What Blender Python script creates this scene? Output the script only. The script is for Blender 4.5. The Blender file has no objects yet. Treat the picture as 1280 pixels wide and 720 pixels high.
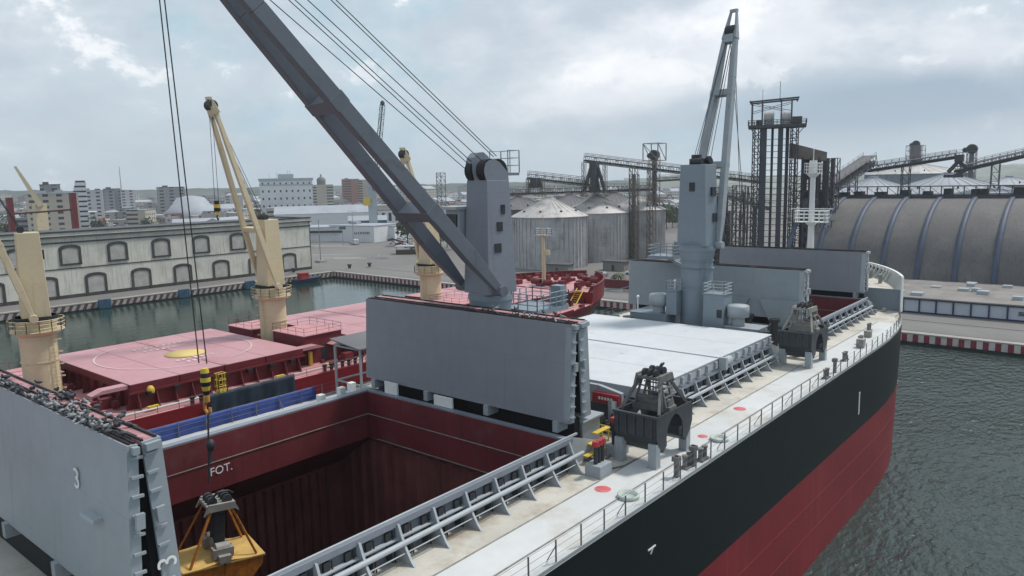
import bpy, math, random
from mathutils import Vector, Matrix
random.seed(7)
S = bpy.context.scene
COL = S.collection
pi = math.pi; R_ = math.radians
CAMZ = 33.0; HAZE = .00015
# ---------------------------------------------------------------- camera
F = 940.0
def cam_axes(yaw, pitch, roll):
    y, p, r = map(math.radians, (yaw, pitch, roll))
    fw = Vector((math.cos(y)*math.cos(p), math.sin(y)*math.cos(p), -math.sin(p)))
    ri = Vector((math.sin(y), -math.cos(y), 0)); dn = fw.cross(ri)
    c, s = math.cos(r), math.sin(r)
    return c*ri + s*dn, -s*ri + c*dn, fw
RI, DN, FW = cam_axes(39.865, 8.1, 1.15)
cd = bpy.data.cameras.new('camera'); cam = bpy.data.objects.new('camera', cd); COL.objects.link(cam)
cd.sensor_width = 36; cd.lens = 36*F/1280; cd.clip_start = .5; cd.clip_end = 40000
cam.matrix_world = Matrix(((RI.x, -DN.x, -FW.x, 0), (RI.y, -DN.y, -FW.y, 0), (RI.z, -DN.z, -FW.z, CAMZ), (0, 0, 0, 1)))
S.camera = cam
def at(px, py, x=None, y=None, z=None):
    d = RI*((px-640)/F) + DN*((py-360)/F) + FW
    if x is not None: t = x/d.x
    elif y is not None: t = y/d.y
    else: t = (z-CAMZ)/d.z
    return Vector((d.x*t, d.y*t, CAMZ+d.z*t))
def az(px):                       # compass direction of a column on the horizon
    d = RI*((px-640)/F) + DN*((220-360)/F) + FW
    return math.atan2(d.y, d.x)
# ---------------------------------------------------------------- tags
def tag(o, label=None, cat=None, group=None, kind=None):
    if label: o['label'] = label
    if cat: o['category'] = cat
    if group: o['group'] = group
    if kind: o['kind'] = kind
    return o
def empty(name, loc, label=None, cat=None, group=None):
    o = bpy.data.objects.new(name, None); COL.objects.link(o); o.location = loc; o.empty_display_size = .5
    return tag(o, label, cat, group)
def origin(o):
    v = Vector((0, 0, 0))
    while o is not None: v += Vector(o.location); o = o.parent
    return v
CH = {}
def link(o, parent=None):
    COL.objects.link(o)
    if parent is not None: o.parent = parent; CH.setdefault(parent.name, []).append(o)
    return o
def copy_tree(o, parent=None, loc=None, rz=None):
    c = o.copy(); link(c, parent)
    for ch in list(CH.get(o.name, [])): copy_tree(ch, c)
    if loc is not None: c.location = loc
    if rz is not None: c.rotation_euler = (0, 0, rz)
    return c
# ---------------------------------------------------------------- mesh builder
SPLIT = {'side_pipe', 'deck_edge_bar', 'cover_track', 'cover_rest', 'cover_stopper', 'bollard', 'mooring_fitting', 'hydraulic_unit', 'deck_locker', 'deck_fitting', 'windlass', 'deck_machinery', 'yellow_fitting', 'deck_light', 'step_platform', 'roof_vent', 'roof_unit', 'conveyor_casing', 'elevator_shaft', 'drive_head', 'motor', 'vent', 'sheave', 'head_sheave', 'cover_support', 'cover_foot', 'cover_hinge', 'bulwark_end_plate', 'port_side_duct', 'valve_stem', 'valve_cap', 'deck_pipe', 'hull_seam', 'handrail', 'cover_motor', 'cover_arm', 'cladding', 'tower', 'shell', 'window', 'mast_platform', 'bow_plating', 'railing', 'bulwark', 'coaming_bracket', 'deck', 'walkway', 'roof_equipment', 'post', 'kerb_line', 'cornice', 'hold_line', 'cover_end_frame', 'door', 'winch', 'pipe'}
class MB:
    def __init__(s): s.v = []; s.f = []; s.mi = []; s.sm = []; s.cur = 0
    def mat(s, i): s.cur = i; return s
    def add(s, vs, fs, smooth=False):
        n = len(s.v); s.v += [tuple(p) for p in vs]
        for f in fs: s.f.append(tuple(i+n for i in f)); s.mi.append(s.cur); s.sm.append(smooth)
        return s
    def hexa(s, p):   # 8 corners: bottom 4 ccw, top 4 ccw
        return s.add(p, [(3, 2, 1, 0), (4, 5, 6, 7), (0, 1, 5, 4), (1, 2, 6, 5), (2, 3, 7, 6), (3, 0, 4, 7)])
    def box(s, x0, x1, y0, y1, z0, z1):
        if x0 > x1: x0, x1 = x1, x0
        if y0 > y1: y0, y1 = y1, y0
        return s.hexa([(x0, y0, z0), (x1, y0, z0), (x1, y1, z0), (x0, y1, z0), (x0, y0, z1), (x1, y0, z1), (x1, y1, z1), (x0, y1, z1)])
    def obox(s, c, hx, hy, hz, a=0):
        c = Vector(c); X = Vector((math.cos(a), math.sin(a), 0)); Y = Vector((-math.sin(a), math.cos(a), 0)); Z = Vector((0, 0, 1))
        return s.hexa([c+X*i*hx+Y*j*hy+Z*k*hz for k in (-1, 1) for i, j in ((-1, -1), (1, -1), (1, 1), (-1, 1))])
    def beam(s, p, q, w, h=None, w2=None, h2=None, side=None):
        p = Vector(p); q = Vector(q); d = (q-p)
        if d.length < 1e-6: return s
        d.normalize(); h = h or w; w2 = w2 or w; h2 = h2 or h
        up = Vector((0, 0, 1)) if abs(d.z) < .95 else Vector((1, 0, 0))
        sd = Vector(side).normalized() if side else d.cross(up).normalized()
        sd = (sd - d*sd.dot(d)).normalized(); u = sd.cross(d)
        a = [p+sd*i*w/2+u*j*h/2 for i, j in ((-1, -1), (1, -1), (1, 1), (-1, 1))]
        b = [q+sd*i*w2/2+u*j*h2/2 for i, j in ((-1, -1), (1, -1), (1, 1), (-1, 1))]
        return s.hexa(a+b)
    def tube(s, p, q, r, n=8, r2=None, cap=True):
        p = Vector(p); q = Vector(q); d = (q-p)
        if d.length < 1e-6: return s
        d.normalize(); r2 = r if r2 is None else r2
        up = Vector((0, 0, 1)) if abs(d.z) < .9 else Vector((1, 0, 0))
        a = d.cross(up).normalized(); b = a.cross(d)
        vs = []
        for c, rr in ((p, r), (q, r2)):
            for i in range(n):
                t = 2*pi*i/n; vs.append(c + a*math.cos(t)*rr + b*math.sin(t)*rr)
        s.add(vs, [(i, (i+1) % n, n+(i+1) % n, n+i) for i in range(n)], n > 5)
        if cap: s.add(vs[:n], [tuple(range(n-1, -1, -1))]); s.add(vs[n:], [tuple(range(n))])
        return s
    def path(s, pts, r, n=6):
        for a, b in zip(pts, pts[1:]): s.tube(a, b, r, n)
        return s
    def lathe(s, c, prof, n=24, smooth=True, a0=0, a1=2*pi):
        c = Vector(c); full = abs(a1-a0-2*pi) < 1e-6; m = n if full else n+1
        vs = [c+Vector((r*math.cos(a0+(a1-a0)*i/n), r*math.sin(a0+(a1-a0)*i/n), z)) for r, z in prof for i in range(m)]
        fs = []
        for k in range(len(prof)-1):
            for i in range(n):
                j = (i+1) % m; fs.append((k*m+i, k*m+j, (k+1)*m+j, (k+1)*m+i))
        return s.add(vs, fs, smooth)
    def prism(s, poly, o, U, V, W, t):   # polygon (u,v) in plane o+U u+V v, extruded along W by t
        o = Vector(o); U = Vector(U); V = Vector(V); W = Vector(W)
        a = [o+U*u+V*v for u, v in poly]; b = [p+W*t for p in a]; n = len(poly)
        s.add(a, [tuple(range(n-1, -1, -1))]); s.add(b, [tuple(range(n))])
        return s.add(a+b, [(i, (i+1) % n, n+(i+1) % n, n+i) for i in range(n)])
    def ball(s, c, rx, ry, rz, n=8, m=5):
        c = Vector(c); vs = [c+Vector((0, 0, -rz))]
        for k in range(1, m):
            t = -pi/2+pi*k/m
            for i in range(n): vs.append(c+Vector((rx*math.cos(t)*math.cos(2*pi*i/n), ry*math.cos(t)*math.sin(2*pi*i/n), rz*math.sin(t))))
        vs.append(c+Vector((0, 0, rz))); e = len(vs)-1
        fs = [(0, 1+(i+1) % n, 1+i) for i in range(n)]
        for k in range(m-2):
            for i in range(n): fs.append((1+k*n+i, 1+k*n+(i+1) % n, 1+(k+1)*n+(i+1) % n, 1+(k+1)*n+i))
        fs += [(1+(m-2)*n+i, 1+(m-2)*n+(i+1) % n, e) for i in range(n)]
        return s.add(vs, fs, True)
    def truss(s, p, q, w, h, n, r=.08, gallery=False):
        """four-chord lattice girder between two points"""
        p = Vector(p); q = Vector(q); d = (q-p).normalized()
        up = Vector((0, 0, 1)) if abs(d.z) < .9 else Vector((1, 0, 0))
        sd = d.cross(up).normalized()*w/2; u = sd.cross(d).normalized()*h/2
        for i, j in ((-1, -1), (1, -1), (1, 1), (-1, 1)): s.beam(p+sd*i+u*j, q+sd*i+u*j, r*1.4)
        for k in range(n+1):
            c = p.lerp(q, k/n)
            for i in (-1, 1): s.beam(c+sd*i-u, c+sd*i+u, r)
            for j in (-1, 1): s.beam(c-sd+u*j, c+sd+u*j, r)
            if k < n:
                e = p.lerp(q, (k+1)/n)
                for i in (-1, 1):
                    if k % 2: s.beam(c+sd*i-u, e+sd*i+u, r)
                    else: s.beam(c+sd*i+u, e+sd*i-u, r)
                s.beam(c-sd-u, e+sd-u, r)
        return s
    def rail(s, pts, h=1.0, step=1.6, r=.025, rails=3):
        for a, b in zip(pts, pts[1:]):
            a = Vector(a); b = Vector(b); L = (b-a).length; n = max(1, round(L/step))
            for k in range(n+1):
                c = a.lerp(b, k/n); s.tube(c, c+Vector((0, 0, h)), r*1.3, 5)
            for k in range(rails):
                z = Vector((0, 0, h*(k+1)/rails)); s.tube(a+z, b+z, r, 4)
        return s
    def pieces(s, margin=.04):
        par = list(range(len(s.v)))
        def find(a):
            while par[a] != a: par[a] = par[par[a]]; a = par[a]
            return a
        for f in s.f:
            for i in f[1:]: par[find(i)] = find(f[0])
        comp = {}
        for k, f in enumerate(s.f): comp.setdefault(find(f[0]), []).append(k)
        bb = []
        for r, fs in comp.items():
            ps = [s.v[i] for k in fs for i in s.f[k]]
            bb.append([[min(p[a] for p in ps)-margin for a in range(3)], [max(p[a] for p in ps)+margin for a in range(3)], fs])
        merged = True
        while merged:
            merged = False; out = []
            for b in bb:
                for o in out:
                    if all(b[0][a] <= o[1][a] and b[1][a] >= o[0][a] for a in range(3)):
                        for a in range(3): o[0][a] = min(o[0][a], b[0][a]); o[1][a] = max(o[1][a], b[1][a])
                        o[2] = o[2]+b[2]; merged = True; break
                else: out.append(b)
            bb = out
        res = []
        for b in bb:
            m = MB(); ix = {}
            for k in b[2]:
                f = []
                for i in s.f[k]:
                    if i not in ix: ix[i] = len(m.v); m.v.append(s.v[i])
                    f.append(ix[i])
                m.f.append(tuple(f)); m.mi.append(s.mi[k]); m.sm.append(s.sm[k])
            res.append(m)
        return res
    def build(s, name, mats, parent=None, bevel=0, org=None, split=None):
        if (split or (split is None and name in SPLIT)) and len(s.v) < 6000:
            ps = s.pieces()
            if 1 < len(ps) <= 100: return [p.build(name, mats, parent, bevel, org, False) for p in ps][0]
        o0 = org if org is not None else origin(parent)
        me = bpy.data.meshes.new(name)
        me.from_pydata([(x-o0[0], y-o0[1], z-o0[2]) for x, y, z in s.v], [], s.f)
        if not isinstance(mats, (list, tuple)): mats = [mats]
        for m in mats: me.materials.append(m)
        me.polygons.foreach_set('material_index', s.mi); me.polygons.foreach_set('use_smooth', s.sm); me.update()
        o = bpy.data.objects.new(name, me); link(o, parent)
        if parent is None: o.location = o0
        if bevel:
            b = o.modifiers.new('bevel', 'BEVEL'); b.width = bevel; b.segments = 2; b.limit_method = 'ANGLE'; b.angle_limit = R_(40)
        return o
def text_mesh(s, name, size, loc, rot, mat, parent, ext=.01):
    cu = bpy.data.curves.new(name, 'FONT'); cu.body = s; cu.size = size; cu.extrude = ext; cu.align_x = 'CENTER'; cu.align_y = 'CENTER'
    t = bpy.data.objects.new(name+'_tmp', cu); COL.objects.link(t)
    bpy.context.view_layer.update()
    me = bpy.data.meshes.new_from_object(t.evaluated_get(bpy.context.evaluated_depsgraph_get()))
    bpy.data.objects.remove(t); me.name = name
    me.materials.clear(); me.materials.append(mat)
    o = bpy.data.objects.new(name, me); link(o, parent)
    o.matrix_local = Matrix.Translation(Vector(loc)-origin(parent)) @ rot
    return o
def axes_rot(X, Y):
    X = Vector(X).normalized(); Y = Vector(Y).normalized(); Z = X.cross(Y)
    return Matrix(((X.x, Y.x, Z.x, 0), (X.y, Y.y, Z.y, 0), (X.z, Y.z, Z.z, 0), (0, 0, 0, 1)))
# ---------------------------------------------------------------- materials
def mat(name, col, rough=.6, metal=0, var=.12, vs=.5, stain=None, sa=.3, ss=.4, streak=None, ka=.4, bump=.0, bs=8, spec=.4, flow=1.0, grid=None, seams=None, rust=0):
    m = bpy.data.materials.new(name); m.use_nodes = True; nt = m.node_tree; N = nt.nodes; L = nt.links
    b = N['Principled BSDF']; b.inputs['Roughness'].default_value = rough; b.inputs['Metallic'].default_value = metal
    b.inputs['Specular IOR Level'].default_value = spec
    tc = N.new('ShaderNodeTexCoord')
    def noise(scale, detail=5, sc=(1, 1, 1), off=(0, 0, 0), rgh=.55):
        mp = N.new('ShaderNodeMapping'); mp.inputs['Scale'].default_value = sc; mp.inputs['Location'].default_value = off
        L.new(tc.outputs['Object'], mp.inputs[0]); n = N.new('ShaderNodeTexNoise'); n.inputs['Scale'].default_value = scale
        n.inputs['Detail'].default_value = detail; n.inputs['Roughness'].default_value = rgh; L.new(mp.outputs[0], n.inputs['Vector']); return n.outputs['Fac']
    def ramp(f, a, c):
        r = N.new('ShaderNodeMapRange'); r.inputs[1].default_value = a; r.inputs[2].default_value = c; L.new(f, r.inputs[0]); return r.outputs[0]
    def mix(fac, c1, c2, k=1.0):
        x = N.new('ShaderNodeMix'); x.data_type = 'RGBA'
        if k != 1.0:
            mu = N.new('ShaderNodeMath'); mu.operation = 'MULTIPLY'; mu.inputs[1].default_value = k; L.new(fac, mu.inputs[0]); fac = mu.outputs[0]
        L.new(fac, x.inputs[0])
        for sck, c in ((6, c1), (7, c2)):
            if hasattr(c, 'links'): L.new(c, x.inputs[sck])
            else: x.inputs[sck].default_value = (*c, 1)
        return x.outputs[2]
    dk = tuple(c*(1-var) for c in col); lt = tuple(min(1, c*(1+var)) for c in col)
    c = mix(ramp(noise(vs, 6), .3, .7), dk, lt)
    c = mix(ramp(noise(vs*9, 3), .35, .65), c, tuple(x*.8 for x in col), .25 if var else 0.0)
    if stain: c = mix(ramp(noise(ss, 8, off=(3.1, 7.7, 1.3), rgh=.65), .62-sa*.25, .78-sa*.1), c, stain, .8)
    if streak: c = mix(ramp(noise(1.0, 5, (2.2, 2.2, .12), (5, 5, 5)), .64-ka*.2, .86-ka*.2), c, streak, .75)
    if rust:
        c = mix(ramp(noise(1.3, 6, (1.6, 1.6, .09), (9, 2, 4), .7), .74-rust*.16, .86-rust*.12), c, (.17, .085, .05), .55)
        c = mix(ramp(noise(.9, 9, (1, 1, 1), (1, 6, 4), .8), .70-rust*.12, .74-rust*.12), c, (.13, .07, .045), .5)
    if seams:   # welded plate seams
        sx_ = N.new('ShaderNodeSeparateXYZ'); L.new(tc.outputs['Object'], sx_.inputs[0])
        def line(o1, p):
            md = N.new('ShaderNodeMath'); md.operation = 'PINGPONG'; md.inputs[1].default_value = p/2; L.new(o1, md.inputs[0])
            g = N.new('ShaderNodeMath'); g.operation = 'LESS_THAN'; g.inputs[1].default_value = .022; L.new(md.outputs[0], g.inputs[0]); return g.outputs[0]
        fs_ = [line(sx_.outputs[i], p) for i, p in enumerate(seams) if p]
        f_ = fs_[0]
        for o2 in fs_[1:]:
            mx_ = N.new('ShaderNodeMath'); mx_.operation = 'MAXIMUM'; L.new(f_, mx_.inputs[0]); L.new(o2, mx_.inputs[1]); f_ = mx_.outputs[0]
        c = mix(f_, c, tuple(x*.6 for x in col), .22)
    if grid:    # window rows on far houses: (wx, wz, colour)
        gx, gz, gc = grid
        sx = N.new('ShaderNodeSeparateXYZ'); L.new(tc.outputs['Object'], sx.inputs[0])
        def cell(o1, p, w):
            md = N.new('ShaderNodeMath'); md.operation = 'PINGPONG'; md.inputs[1].default_value = p/2; L.new(o1, md.inputs[0])
            g = N.new('ShaderNodeMath'); g.operation = 'GREATER_THAN'; g.inputs[1].default_value = p/2*(1-w); L.new(md.outputs[0], g.inputs[0]); return g.outputs[0]
        ad = N.new('ShaderNodeMath'); ad.operation = 'ADD'; L.new(sx.outputs[0], ad.inputs[0]); L.new(sx.outputs[1], ad.inputs[1])
        mu = N.new('ShaderNodeMath'); mu.operation = 'MULTIPLY'; L.new(cell(ad.outputs[0], gx, .42), mu.inputs[0]); L.new(cell(sx.outputs[2], gz, .45), mu.inputs[1])
        ge = N.new('ShaderNodeNewGeometry'); sn = N.new('ShaderNodeSeparateXYZ'); L.new(ge.outputs['Normal'], sn.inputs[0])
        ab = N.new('ShaderNodeMath'); ab.operation = 'LESS_THAN'; ab.inputs[1].default_value = .5; L.new(sn.outputs[2], ab.inputs[0])
        m2 = N.new('ShaderNodeMath'); m2.operation = 'MULTIPLY'; L.new(mu.outputs[0], m2.inputs[0]); L.new(ab.outputs[0], m2.inputs[1])
        c = mix(m2.outputs[0], c, gc)
    L.new(c, b.inputs['Base Color'])
    if bump:
        bp = N.new('ShaderNodeBump'); bp.inputs['Strength'].default_value = bump; bp.inputs['Distance'].default_value = .05
        L.new(noise(bs, 6), bp.inputs['Height']); L.new(bp.outputs[0], b.inputs['Normal'])
    return m
RUST = (.16, .07, .035); DIRT = (.16, .13, .10)
M = dict(
 deck=mat('deck_paint', (.54, .55, .55), .7, var=.09, vs=.12, stain=(.40, .36, .29), sa=.35, ss=.22, bump=.1, bs=3),
 deckb=mat('dusty_deck', (.50, .475, .425), .75, var=.14, vs=.3, stain=(.27, .20, .13), sa=.5, ss=.45, bump=.1),
 cover=mat('cover_grey', (.27, .305, .335), .5, var=.07, vs=.15, streak=(.21, .225, .24), ka=.25, stain=(.33, .35, .37), sa=.3, ss=.12, bump=.2, bs=.45, seams=(0, 2.45, 3.1), rust=.35),
 coverd=mat('cover_dark_grey', (.225, .235, .265), .5, var=.06, vs=.1, streak=(.17, .175, .195), ka=.25, stain=(.27, .28, .30), sa=.3, ss=.1, bump=.2, bs=.45, seams=(0, 2.45, 3.1), rust=.3),
 ringm=mat('faded_ring', (.68, .54, .54), .7, var=.15, vs=2),
 covertop=mat('cover_top_skylit', (.54, .56, .582), .6, var=.035, vs=.12, stain=(.42, .44, .46), sa=.4, ss=.2, seams=(0, 2.3, 0), rust=.15),  # sky light put into the colour: paler than the grey of the sides
 grey=mat('ship_grey', (.30, .33, .355), .5, rust=.5, var=.08, vs=.5, stain=RUST, sa=.05, ss=1.2),
 greyl=mat('light_grey', (.36, .39, .42), .5, var=.08, vs=.5, stain=(.25, .2, .15), sa=.1),
 crane=mat('crane_blue_grey', (.20, .245, .285), .45, rust=.2, seams=(0, 0, 2.6), var=.06, vs=.2, streak=(.19, .205, .22), ka=.2),
 craned=mat('crane_dark_grey', (.125, .14, .17), .45, rust=.2, seams=(0, 0, 2.9), var=.06, vs=.2, streak=(.09, .095, .11), ka=.2, stain=(.10, .075, .06), sa=.12, ss=1),
 house=mat('house_grey', (.20, .22, .26), .45, rust=.35, seams=(0, 0, 2.3), var=.06, vs=.3, streak=(.14, .13, .13), ka=.25),
 dark=mat('dark_steel', (.03, .033, .038), .6, var=.3, vs=2),
 black=mat('black_rubber', (.012, .012, .014), .7, var=.2),
 rope=mat('wire_rope', (.035, .036, .04), .6),
 pinkst=mat('pink_primer', (.42, .22, .23), .7, var=.2, vs=1.5, stain=(.1, .04, .04), sa=.5, ss=2),
 hold=mat('hold_red', (.14, .024, .03), .5, var=.2, vs=.3, stain=(.15, .07, .07), sa=.25, ss=.3, streak=(.05, .015, .018), ka=.5),
 holdd=mat('hold_dark', (.17, .055, .052), .6, var=.3, vs=.4, streak=(.24, .085, .07), ka=.4),
 white=mat('white_paint', (.72, .73, .72), .5, var=.06),
 hullk=mat('hull_black', (.006, .0095, .0105), .42, var=.15, vs=.1, spec=.25, streak=(.016, .02, .021), ka=.3, bump=.3, bs=.35, seams=(9.5, 0, 2.45), rust=.2),
 hullr=mat('hull_red', (.20, .014, .02), .42, var=.22, vs=.12, streak=(.27, .045, .05), ka=.45, stain=(.16, .016, .02), sa=.4, ss=.15, seams=(9.5, 0, 0), bump=.3, bs=.35),
 redpaint=mat('red_marker', (.58, .12, .13), .6, var=.15, vs=3, stain=(.45, .3, .3), sa=.4, ss=3),
 grnpaint=mat('pale_green', (.44, .49, .46), .5, var=.08),
 orange=mat('safety_orange', (.62, .30, .06), .55, var=.15, vs=1, stain=RUST, sa=.3),
 yelgrab=mat('grab_yellow', (.52, .33, .10), .6, var=.15, vs=1.2, stain=(.22, .15, .08), sa=.4, ss=1.5),
 rustor=mat('grab_orange', (.42, .15, .02), .6, var=.3, vs=2, stain=(.1, .04, .02), sa=.5, ss=2),
 grabd=mat('grab_dark', (.045, .052, .062), .5, var=.2, vs=1.5, stain=(.09, .08, .07), sa=.3, ss=2),
 grabg=mat('grab_grey', (.15, .15, .15), .6, var=.25, vs=2, stain=(.14, .09, .06), sa=.4, ss=2),
 grabl=mat('grab_light', (.27, .26, .24), .6, var=.2, vs=2, stain=(.14, .1, .07), sa=.4, ss=2),
 orange2=mat('faded_yellow', (.62, .47, .17), .7, var=.1, vs=.6),
 yellow=mat('yellow_paint', (.62, .44, .06), .5, var=.12),
 redm=mat('red_fitting', (.33, .03, .035), .5, var=.2),
 maroon=mat('ship_maroon', (.13, .014, .02), .55, var=.15, vs=.6, stain=(.05, .012, .012), sa=.3, ss=.8),
 pink=mat('pink_deck', (.50, .245, .26), .65, var=.07, vs=.2, stain=(.33, .16, .16), sa=.3, ss=.3),
 pinkt=mat('pink_cover', (.465, .25, .275), .6, var=.07, vs=.12, stain=(.36, .165, .17), sa=.5, ss=.2, seams=(0, 2.4, 0), rust=.5),
 hullred=mat('red_hull_side', (.20, .014, .02), .45, var=.15, vs=.3),
 cream=mat('cream_paint', (.56, .48, .32), .5, rust=.35, seams=(0, 0, 2.7), var=.06, vs=.3, stain=(.45, .26, .15), sa=.12, ss=.6, streak=(.40, .30, .19), ka=.2),
 navy=mat('navy_tarp', (.022, .035, .055), .6, var=.25, vs=1, bump=.4, bs=2),
 blue=mat('blue_tarp', (.03, .065, .27), .55, var=.2, vs=1.5, bump=.4, bs=2.5),
 glass=mat('dark_glass', (.02, .028, .034), .12, var=0, spec=.6),
 kerbd=mat('worn_dock_red', (.085, .048, .048), .85, var=.25, vs=.6, stain=(.07, .05, .05), sa=.5, ss=.6), kerbp=mat('worn_dock_white', (.36, .33, .32), .85, var=.2, vs=.6, stain=(.2, .17, .16), sa=.5, ss=.6),
 recess=mat('coaming_side_shaded', (.10, .115, .135), .55, var=.25, vs=1.2, stain=(.14, .15, .17), sa=.3, ss=1.2),
 birdl=mat('pigeon_pale', (.28, .28, .29), .7, var=.4, vs=9),
 concrete=mat('concrete', (.20, .19, .18), .85, var=.18, vs=.05, stain=(.12, .115, .11), sa=.5, ss=.03, bump=.2, bs=2),
 asphalt=mat('quay_asphalt', (.17, .165, .16), .85, var=.15, vs=.03, stain=(.10, .097, .095), sa=.55, ss=.015, bump=.15, bs=1),
 kerb=mat('kerb_concrete', (.31, .29, .27), .85, var=.15, vs=.3, stain=(.2, .15, .13), sa=.4),
 kerbw=mat('kerb_white', (.50, .47, .45), .8, var=.15, vs=.6, stain=(.3, .25, .22), sa=.4, ss=.6),
 kerbr=mat('kerb_red', (.21, .03, .045), .75, var=.2, vs=.6, stain=(.12, .05, .05), sa=.4, ss=.6),
 wallw=mat('stucco_white', (.60, .585, .52), .9, var=.1, vs=.12, stain=(.36, .35, .31), sa=.6, ss=.14, streak=(.25, .25, .23), ka=.6, bump=.15),
 trim=mat('trim_dark', (.045, .045, .045), .8, var=.3, vs=.7, stain=(.2, .2, .19), sa=.2, ss=1.5),
 roofg=mat('roof_grey', (.085, .088, .095), .8, var=.15, vs=.1),
 roofl=mat('roof_light', (.33, .35, .39), .7, var=.12, vs=.1),
 shutter=mat('window_infill', (.40, .39, .36), .85, var=.15, vs=.5, stain=(.25, .24, .22), sa=.4, ss=.6),
 bluebox=mat('blue_fender', (.05, .12, .19), .6, var=.2),
 silo=mat('silo_steel', (.46, .455, .465), .5, metal=.1, var=.2, vs=.25, streak=(.17, .16, .165), ka=.55, stain=(.15, .13, .12), sa=.3, ss=.15),
 siloroof=mat('silo_roof', (.44, .42, .41), .6, metal=.15, var=.15, vs=.2, stain=(.13, .12, .12), sa=.4, ss=.15),
 steelb=mat('brown_steel', (.16, .135, .12), .75, var=.3, vs=.3, stain=(.18, .16, .14), sa=.4, ss=.5),
 steelk=mat('dark_lattice', (.055, .058, .068), .7, var=.25, vs=.3),
 steelg=mat('grey_steel', (.14, .14, .15), .7, var=.2, vs=.2, stain=(.10, .08, .07), sa=.4, ss=.4),
 shaft=mat('elevator_shaft', (.052, .06, .082), .6, var=.2, vs=.15),
 dome=mat('barrel_roof', (.125, .118, .118), .75, seams=(0, 1.45, 2.2), var=.14, vs=.08, stain=(.18, .165, .16), sa=.55, ss=.13, streak=(.085, .08, .08), ka=.8),
 rib=mat('blue_rib', (.055, .072, .115), .6, var=.15, vs=.3),
 panelw=mat('pale_panel', (.46, .50, .57), .6, var=.05, vs=.3),
 bluef=mat('blue_frame', (.02, .03, .07), .5, var=.1),
 stucco=mat('canopy_roof', (.22, .205, .195), .85, var=.2, vs=.2, stain=(.12, .11, .10), sa=.4, ss=.3),
 bird=mat('pigeon_grey', (.055, .06, .07), .7, var=.4, vs=9),
 pole=mat('galvanised', (.25, .26, .27), .5, metal=.3, var=.1),
 cw=mat('car_white', (.65, .66, .67), .3, var=.03), cr=mat('car_red', (.32, .03, .03), .3, var=.05),
 ck=mat('car_dark', (.04, .045, .05), .3, var=.05), cs=mat('car_silver', (.33, .34, .36), .3, metal=.3, var=.05),
 tyre=mat('tyre', (.015, .015, .015), .9, var=.1),
 green=mat('sign_green', (.03, .16, .08), .5, var=.05),
 leaf=mat('leaves', (.04, .062, .03), .8, var=.5, vs=.7), leaf2=mat('leaves_light', (.06, .09, .04), .8, var=.5, vs=.7),
 bark=mat('bark', (.07, .055, .04), .9),
 whiteb=mat('white_block', (.62, .63, .65), .8, var=.05, vs=.05, stain=(.45, .45, .45), sa=.25, ss=.08),
)
# ---------------------------------------------------------------- world, sun
W = bpy.data.worlds.new('World'); S.world = W; W.use_nodes = True
nt = W.node_tree; N = nt.nodes; L = nt.links
SUN_EL, SUN_AZ = 58, -25       # azimuth of the sun measured from +X (bow) towards port
sky = N.new('ShaderNodeTexSky'); sky.sky_type = 'NISHITA'; sky.sun_disc = False
sky.sun_elevation = R_(SUN_EL); sky.sun_rotation = R_(90-SUN_AZ); sky.altitude = 0; sky.air_density = 1.0; sky.dust_density = 2.5; sky.ozone_density = 1.5
tc = N.new('ShaderNodeTexCoord')
def wn(scale, detail, rough, sc, loc, dist=0):
    mp = N.new('ShaderNodeMapping'); mp.inputs['Scale'].default_value = sc; mp.inputs['Location'].default_value = loc
    L.new(tc.outputs['Generated'], mp.inputs[0]); n = N.new('ShaderNodeTexNoise'); n.inputs['Scale'].default_value = scale
    n.inputs['Detail'].default_value = detail; n.inputs['Roughness'].default_value = rough; n.inputs['Distortion'].default_value = dist
    L.new(mp.outputs[0], n.inputs['Vector']); return n.outputs['Fac']
def mr(f, a, b, c=0, d=1, sm=True):
    r = N.new('ShaderNodeMapRange'); r.interpolation_type = 'SMOOTHSTEP' if sm else 'LINEAR'
    for i, v in enumerate((a, b, c, d)): r.inputs[i+1].default_value = v
    L.new(f, r.inputs[0]); return r.outputs[0]
def wm(f, a, b):
    x = N.new('ShaderNodeMix'); x.data_type = 'RGBA'; L.new(f, x.inputs[0])
    for k, c in ((6, a), (7, b)):
        if hasattr(c, 'links'): L.new(c, x.inputs[k])
        else: x.inputs[k].default_value = (*c, 1)
    return x.outputs[2]
def wmath(op, a, b):
    x = N.new('ShaderNodeMath'); x.operation = op
    for k, c in ((0, a), (1, b)):
        if hasattr(c, 'links'): L.new(c, x.inputs[k])
        else: x.inputs[k].default_value = c
    return x.outputs[0]
def blob(px, py, rx, ry, amp):      # a broad cloud bank centred on a compass direction
    d = (RI*((px-640)/F) + DN*((py-360)/F) + FW).normalized()
    a = math.atan2(d.y, d.x); e = math.asin(d.z)
    t = Vector((-math.sin(a), math.cos(a), 0)); u = d.cross(t)
    def dotn(v):
        n = N.new('ShaderNodeVectorMath'); n.operation = 'DOT_PRODUCT'; L.new(tc.outputs['Generated'], n.inputs[0]); n.inputs[1].default_value = v; return n.outputs['Value']
    x = wmath('DIVIDE', dotn(t), rx); y = wmath('DIVIDE', dotn(u), ry)
    r2 = wmath('ADD', wmath('MULTIPLY', x, x), wmath('MULTIPLY', y, y))
    g = wmath('POWER', 2.718, wmath('MULTIPLY', r2, -1.0))
    front = wmath('GREATER_THAN', dotn(d), 0.0)
    return wmath('MULTIPLY', wmath('MULTIPLY', g, amp), front)
K = 1.0
n1 = wn(2.2, 9, .56, (1, 1, 2.6), (3.3, 1.2, .4), .25)
n2 = wn(5.5, 10, .62, (1, 1, 2.2), (1.3, 4.2, 7.4), .1)
dens = wmath('ADD', wmath('MULTIPLY', n1, .5), wmath('MULTIPLY', n2, .5))
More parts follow.
